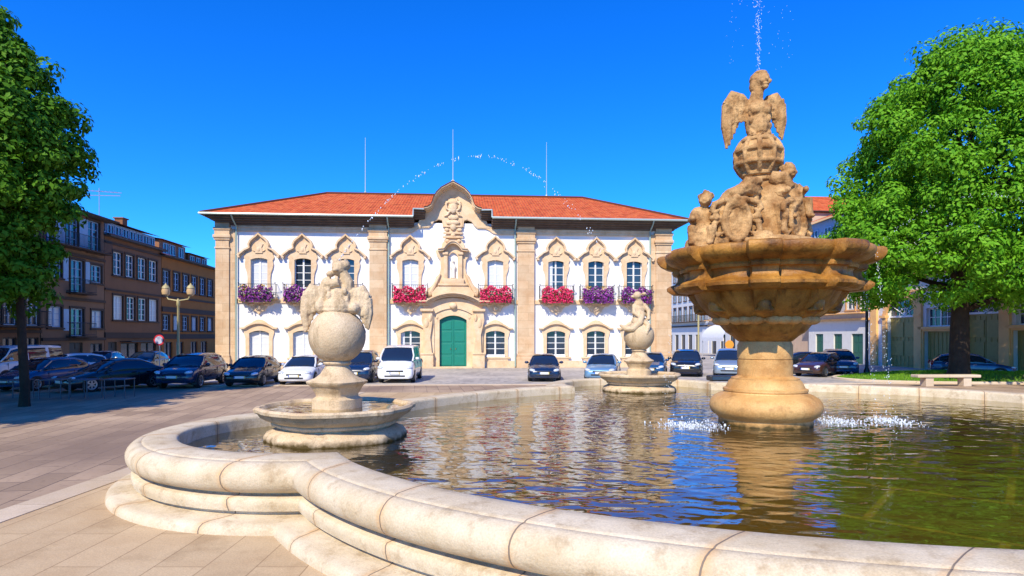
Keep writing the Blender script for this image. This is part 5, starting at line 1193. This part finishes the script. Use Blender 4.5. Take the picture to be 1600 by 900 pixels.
def car(kind, pm, loc, rz, name, label, cat='car', grille=True, shade=False):
    S = SH[kind]; t = thing(name, label, cat, loc, rz, 'cars parked round the square')
    body = S['body']; ys = sorted(set([s[0] for s in body] + [S['L']*i/24 for i in range(1, 24)]))
    mb = MB(); secs = []
    for y in ys:
        if y > body[-1][0]: continue
        secs.append(body_sec(y, interp(body,y,1), interp(body,y,2), interp(body,y,3)))
    loft(mb, secs); mb.build('body', pm, t, smooth=50)
    # cabin glass and the painted roof and pillars over it
    cab = S['cab']; mb = MB(); secs = []; n = len(cab)
    bw = S['body'][4][3]*.93
    for (y, z, hw) in cab:
        belt = interp(body, y, 2) - .03; zz = max(z, belt+.04); k = (zz-belt)
        b_ = interp(body, y, 3)*.92
        half = [(0,belt-.05),(b_,belt-.05),(b_,belt),(b_+(hw-b_)*.5,belt+k*.52),(hw,zz-.06*min(1,k*3)),(hw*.86,zz-.012),(0,zz+.01)]
        secs.append([(x,y,q) for x,q in half] + [(-x,y,q) for x,q in half[-2:0:-1]])
    loft(mb, secs); mb.build('windows', CGLASS, t, smooth=55)
    mb = MB(); rs = []
    i0 = 2; i1 = n-2
    for (y, z, hw) in cab[i0:i1+1]:
        half = [(hw+.012,z-.09),(hw+.014,z-.045),(hw*.86,z+.012),(0,z+.035)]
        rs.append([(x,y,q) for x,q in half] + [(-x,y,q) for x,q in half[-2::-1]])
    vs = [p for s in rs for p in s]; m = len(rs[0]); fs = [(i*m+j, i*m+j+1, (i+1)*m+j+1, (i+1)*m+j) for i in range(len(rs)-1) for j in range(m-1)]
    mb.add(vs, fs)
    mb.add([(p[0], p[1], p[2]-.03) for p in vs], fs)
    mb.build('roof', pm, t, smooth=50)
    for s in (-1, 1):
        mb = MB()
        a = cab[0]; b = cab[2]; mb.tube([(s*(interp(body,a[0],3)*.90), a[0], interp(body,a[0],2)), (s*(cab[1][2]+.06), cab[1][0], cab[1][1]-.06), (s*(b[2]+.0), b[0], b[1]-.055)], [.045,.04,.04], 6); mb.build('window_pillar', pm, t, smooth=30)
        for yp in S['pil'][1:]:
            z = interp(cab, yp, 1); hw = interp(cab, yp, 2); bt = interp(body, yp, 2); b_ = interp(body, yp, 3)*.92
            w_ = .045 if yp == S['pil'][1] else .12
            mb = MB(); mb.add([(s*(b_+.008),yp-w_,bt-.05),(s*(b_+.008),yp+w_,bt-.05),(s*(hw+.01),yp+w_*.8,z-.06),(s*(hw+.01),yp-w_*.8,z-.06),(s*(b_-.03),yp-w_,bt-.05),(s*(b_-.03),yp+w_,bt-.05),(s*(hw-.03),yp+w_*.8,z-.06),(s*(hw-.03),yp-w_*.8,z-.06)], [(0,1,2,3),(0,4,5,1),(1,5,6,2),(2,6,7,3),(3,7,4,0)]); mb.build('window_pillar', pm, t, smooth=30)
        ym = cab[0][0]+.45; zmir = interp(body, ym, 2)+.04; hx = interp(body, ym, 3)
        MB().ell((s*(hx+.1), ym, zmir+.03), (.12,.07,.08), seg=10).tube([(s*(hx-.1),ym,zmir-.02),(s*(hx+.06),ym,zmir)], .025, 5).build('mirror', pm if s else TRIM, t, smooth=60)
        yl, zl = S['hl']; hwf = interp(body, yl, 3)
        h = MB().ell((s*(hwf-.17), yl-.035, zl), (.185,.13,.085), (0, -s*.18, s*.45), seg=14).build('headlight', LAMP, t, smooth=60)
        MB().ell((s*(hwf-.2), .09, interp(body,.1,1)+.13), (.075,.06,.05), seg=10).build('fog_light', LAMP, t, smooth=60)
        yr = S['L']-.1; MB().ell((s*(interp(body,yr,3)-.06), yr, .88 if kind != 'van' else 1.0), (.09,.08,.16), seg=10).build('tail_light', REDL, t, smooth=60)
        for yw in S['wh']:
            wr = S['wr']; hx = interp(body, yw, 3)
            M = Matrix.Translation((s*(hx-.10), yw, wr)) @ Matrix.Rotation(R(90), 4, 'Y')
            # dark wheel housing
            mb = MB(); pr = [(wr+.07)*math.cos(math.pi*i/14) for i in range(15)]
            vsx = [(s*(hx+.004), yw+(wr+.065)*math.cos(math.pi*i/14), wr-.02+(wr+.065)*math.sin(math.pi*i/14)) for i in range(15)] + [(s*(hx+.004), yw-(wr+.065), .19), (s*(hx+.004), yw+(wr+.065), .19)]
            vs2 = [(s*(hx-.25), p[1], p[2]) for p in vsx]; k = len(vsx)
            mb.add(vsx+vs2, [tuple(range(k))] + [(i, (i+1)%k, k+(i+1)%k, k+i) for i in range(k)]); mb.build('wheel_arch', TRIM, t, smooth=30)
            tm = MB(M); tm.lathe([(wr-.12,-.1),(wr-.03,-.11),(wr,-.07),(wr,.07),(wr-.03,.115),(wr-.12,.12)], 28)
            ty = tm.build('wheel', TYRE, t, smooth=40)
            q = MB(Matrix.Translation((s*(hx+.022), yw, wr)) @ Matrix.Rotation(R(90), 4, 'Y')); q.lathe([(wr-.11,-.012),(wr-.10,.012),(wr-.14,.014),(wr-.16,-.004)], 24, cap=False)
            q.lathe([(.05,-.02),(.05,.014)], 10)
            for i in range(6):
                a = i*math.pi/3; c, d = math.cos(a), math.sin(a); w_ = .03; e = wr-.13
                q.add([(c*.04-d*w_,d*.04+c*w_,.01),(c*.04+d*w_,d*.04-c*w_,.01),(c*e+d*w_,d*e-c*w_,.008),(c*e-d*w_,d*e+c*w_,.008),(c*.04-d*w_,d*.04+c*w_,-.02),(c*.04+d*w_,d*.04-c*w_,-.02),(c*e+d*w_,d*e-c*w_,-.02),(c*e-d*w_,d*e+c*w_,-.02)], [(0,1,2,3),(0,4,5,1),(1,5,6,2),(2,6,7,3),(3,7,4,0)])
            q.build('rim', RIM, ty, smooth=30)
    zc = (body[0][1]+body[0][2])/2; hw0 = body[0][3]
    if grille:
        MB().box(-hw0*.62, hw0*.62, -.028, .12, body[0][2]-.005, body[0][2]+.075, b=.02).build('grille', TRIM, t, smooth=30)
    MB().box(-hw0*.75, hw0*.75, -.02, .12, body[0][1]-.0, body[0][1]+.075, b=.02).build('lower_intake', TRIM, t, smooth=30)
    p_ = MB().box(-.26, .26, -.05, .04, zc+.0, zc+.115).build('number_plate', PLATE, t, smooth=0)
    MB().box(-.258, -.22, -.054, -.04, zc+.002, zc+.113).build('blue_band', PBLUE, p_, smooth=0); MB().box(.22, .258, -.054, -.04, zc+.002, zc+.113).build('yellow_band', PYEL, p_, smooth=0)
    for s in (-1, 1): MB().tube([(s*.05,cab[0][0]-.02,cab[0][1]-.0),(s*.45,cab[0][0]+.08,cab[0][1]+.06)], .012, 4).build('wiper', TRIM, t)
    # door seams and handles
    for s in (-1, 1):
        for yp in (cab[1][0]+.05, S['pil'][1]+.02, S['pil'][2]-.02):
            hx = interp(body, yp, 3); MB().box(*sorted((s*(hx*.97), s*(hx+.003))), yp-.006, yp+.006, .36, interp(body,yp,2)-.14).build('door_seam', TRIM, t, smooth=0)
        for yp in (S['pil'][1]-.2, S['pil'][2]-.3): hx = interp(body, yp, 3); MB().box(*sorted((s*(hx*.97), s*(hx+.03))), yp-.09, yp+.09, .8, .83).build('door_handle', pm, t, smooth=0)
    return t
BLK = paint('black car paint', (.008,.009,.012)); NAVY = paint('dark blue car paint', (.006,.02,.06)); WHT = paint('white car paint', (.78,.79,.8)); SILV = paint('silver blue car paint', (.30,.38,.46), .3, .5); BLUE2 = paint('light blue car paint', (.18,.34,.52), .3, .4); BRN = paint('brown car paint', (.05,.02,.015)); SIL = paint('silver car paint', (.45,.46,.48), .3, .6); BLU = paint('blue car paint', (.01,.06,.16))
car('suv', NAVY, (-15.9, 28.7, 0), R(3), 'parked_car', 'dark blue car half in shade, first of the row left of the white hatchback')
car('hatch', BLK, (-13.25, 29.9, 0), R(4), 'parked_car', 'black hatchback between the dark blue car and the white hatchback')
car('hatch', WHT, (-10.95, 30.8, 0), R(3), 'parked_car', 'white hatchback just left of the nearer ball fountain')
car('mpv', NAVY, (-8.35, 32.2, 0), R(3), 'parked_car', 'dark blue car partly hidden behind the nearer ball fountain')
car('van', WHT, (-6.15, 32.2, 0), R(2), 'parked_van', 'white van left of the green door, tallest of the parked row', 'van')
car('hatch', NAVY, (1.75, 33.2, 0), R(-2), 'parked_car', 'small dark blue hatchback standing alone right of the green door')
car('hatch', BLUE2, (4.75, 33.4, 0), R(-14), 'parked_car', 'light blue car left of the farther ball fountain')
car('hatch', BLU, (8.3, 37, 0), R(-16), 'parked_car', 'dark blue car half hidden behind the farther ball fountain')
car('suv', BLK, (10.5, 37.2, 0), R(-18), 'parked_car', 'black car between the farther ball fountain and the silver blue people carrier')
car('mpv', SILV, (13.0, 36.8, 0), R(-20), 'parked_car', 'silver blue people carrier left of the tall fountain pedestal')
car('hatch', BRN, (17.9, 37.5, 0), R(-50), 'parked_car', 'dark brown car just right of the tall fountain pedestal')
car('suv', BLU, (20.6, 38.2, 0), R(-20), 'parked_car', 'blue car behind the falling drops right of the brown car')
car('sedan', BLK, (22.4, 41.2, 0), R(88), 'parked_car', 'black saloon parked side on before the olive doors')
car('hatch', BLU, (29.4, 36.0, 0), R(62), 'parked_car', 'blue car at the right edge behind the big tree trunk')
car('sedan', BLK, (-19.9, 27.0, 0), R(-28), 'parked_car', 'long black saloon in the shade behind the metal tables')
car('hatch', BLK, (-24.9, 40.5, 0), R(10), 'parked_car', 'small dark car far back between the black saloon and the lamp post')
car('hatch', SIL, (-27.4, 40.0, 0), R(15), 'parked_car', 'silver car far back, just showing behind the black saloon')
car('hatch', WHT, (-27.3, 34.6, 0), R(-35), 'parked_car', 'pale car behind the left tree trunk')
car('hatch', BLU, (-22.6, 27.3, 0), R(-10), 'parked_car', 'dark blue car in the shade at the left edge')
car('van', WHT, (-27.6, 31.5, 0), R(-5), 'parked_van', 'white van roof showing at the left edge behind the dark blue car', 'van')
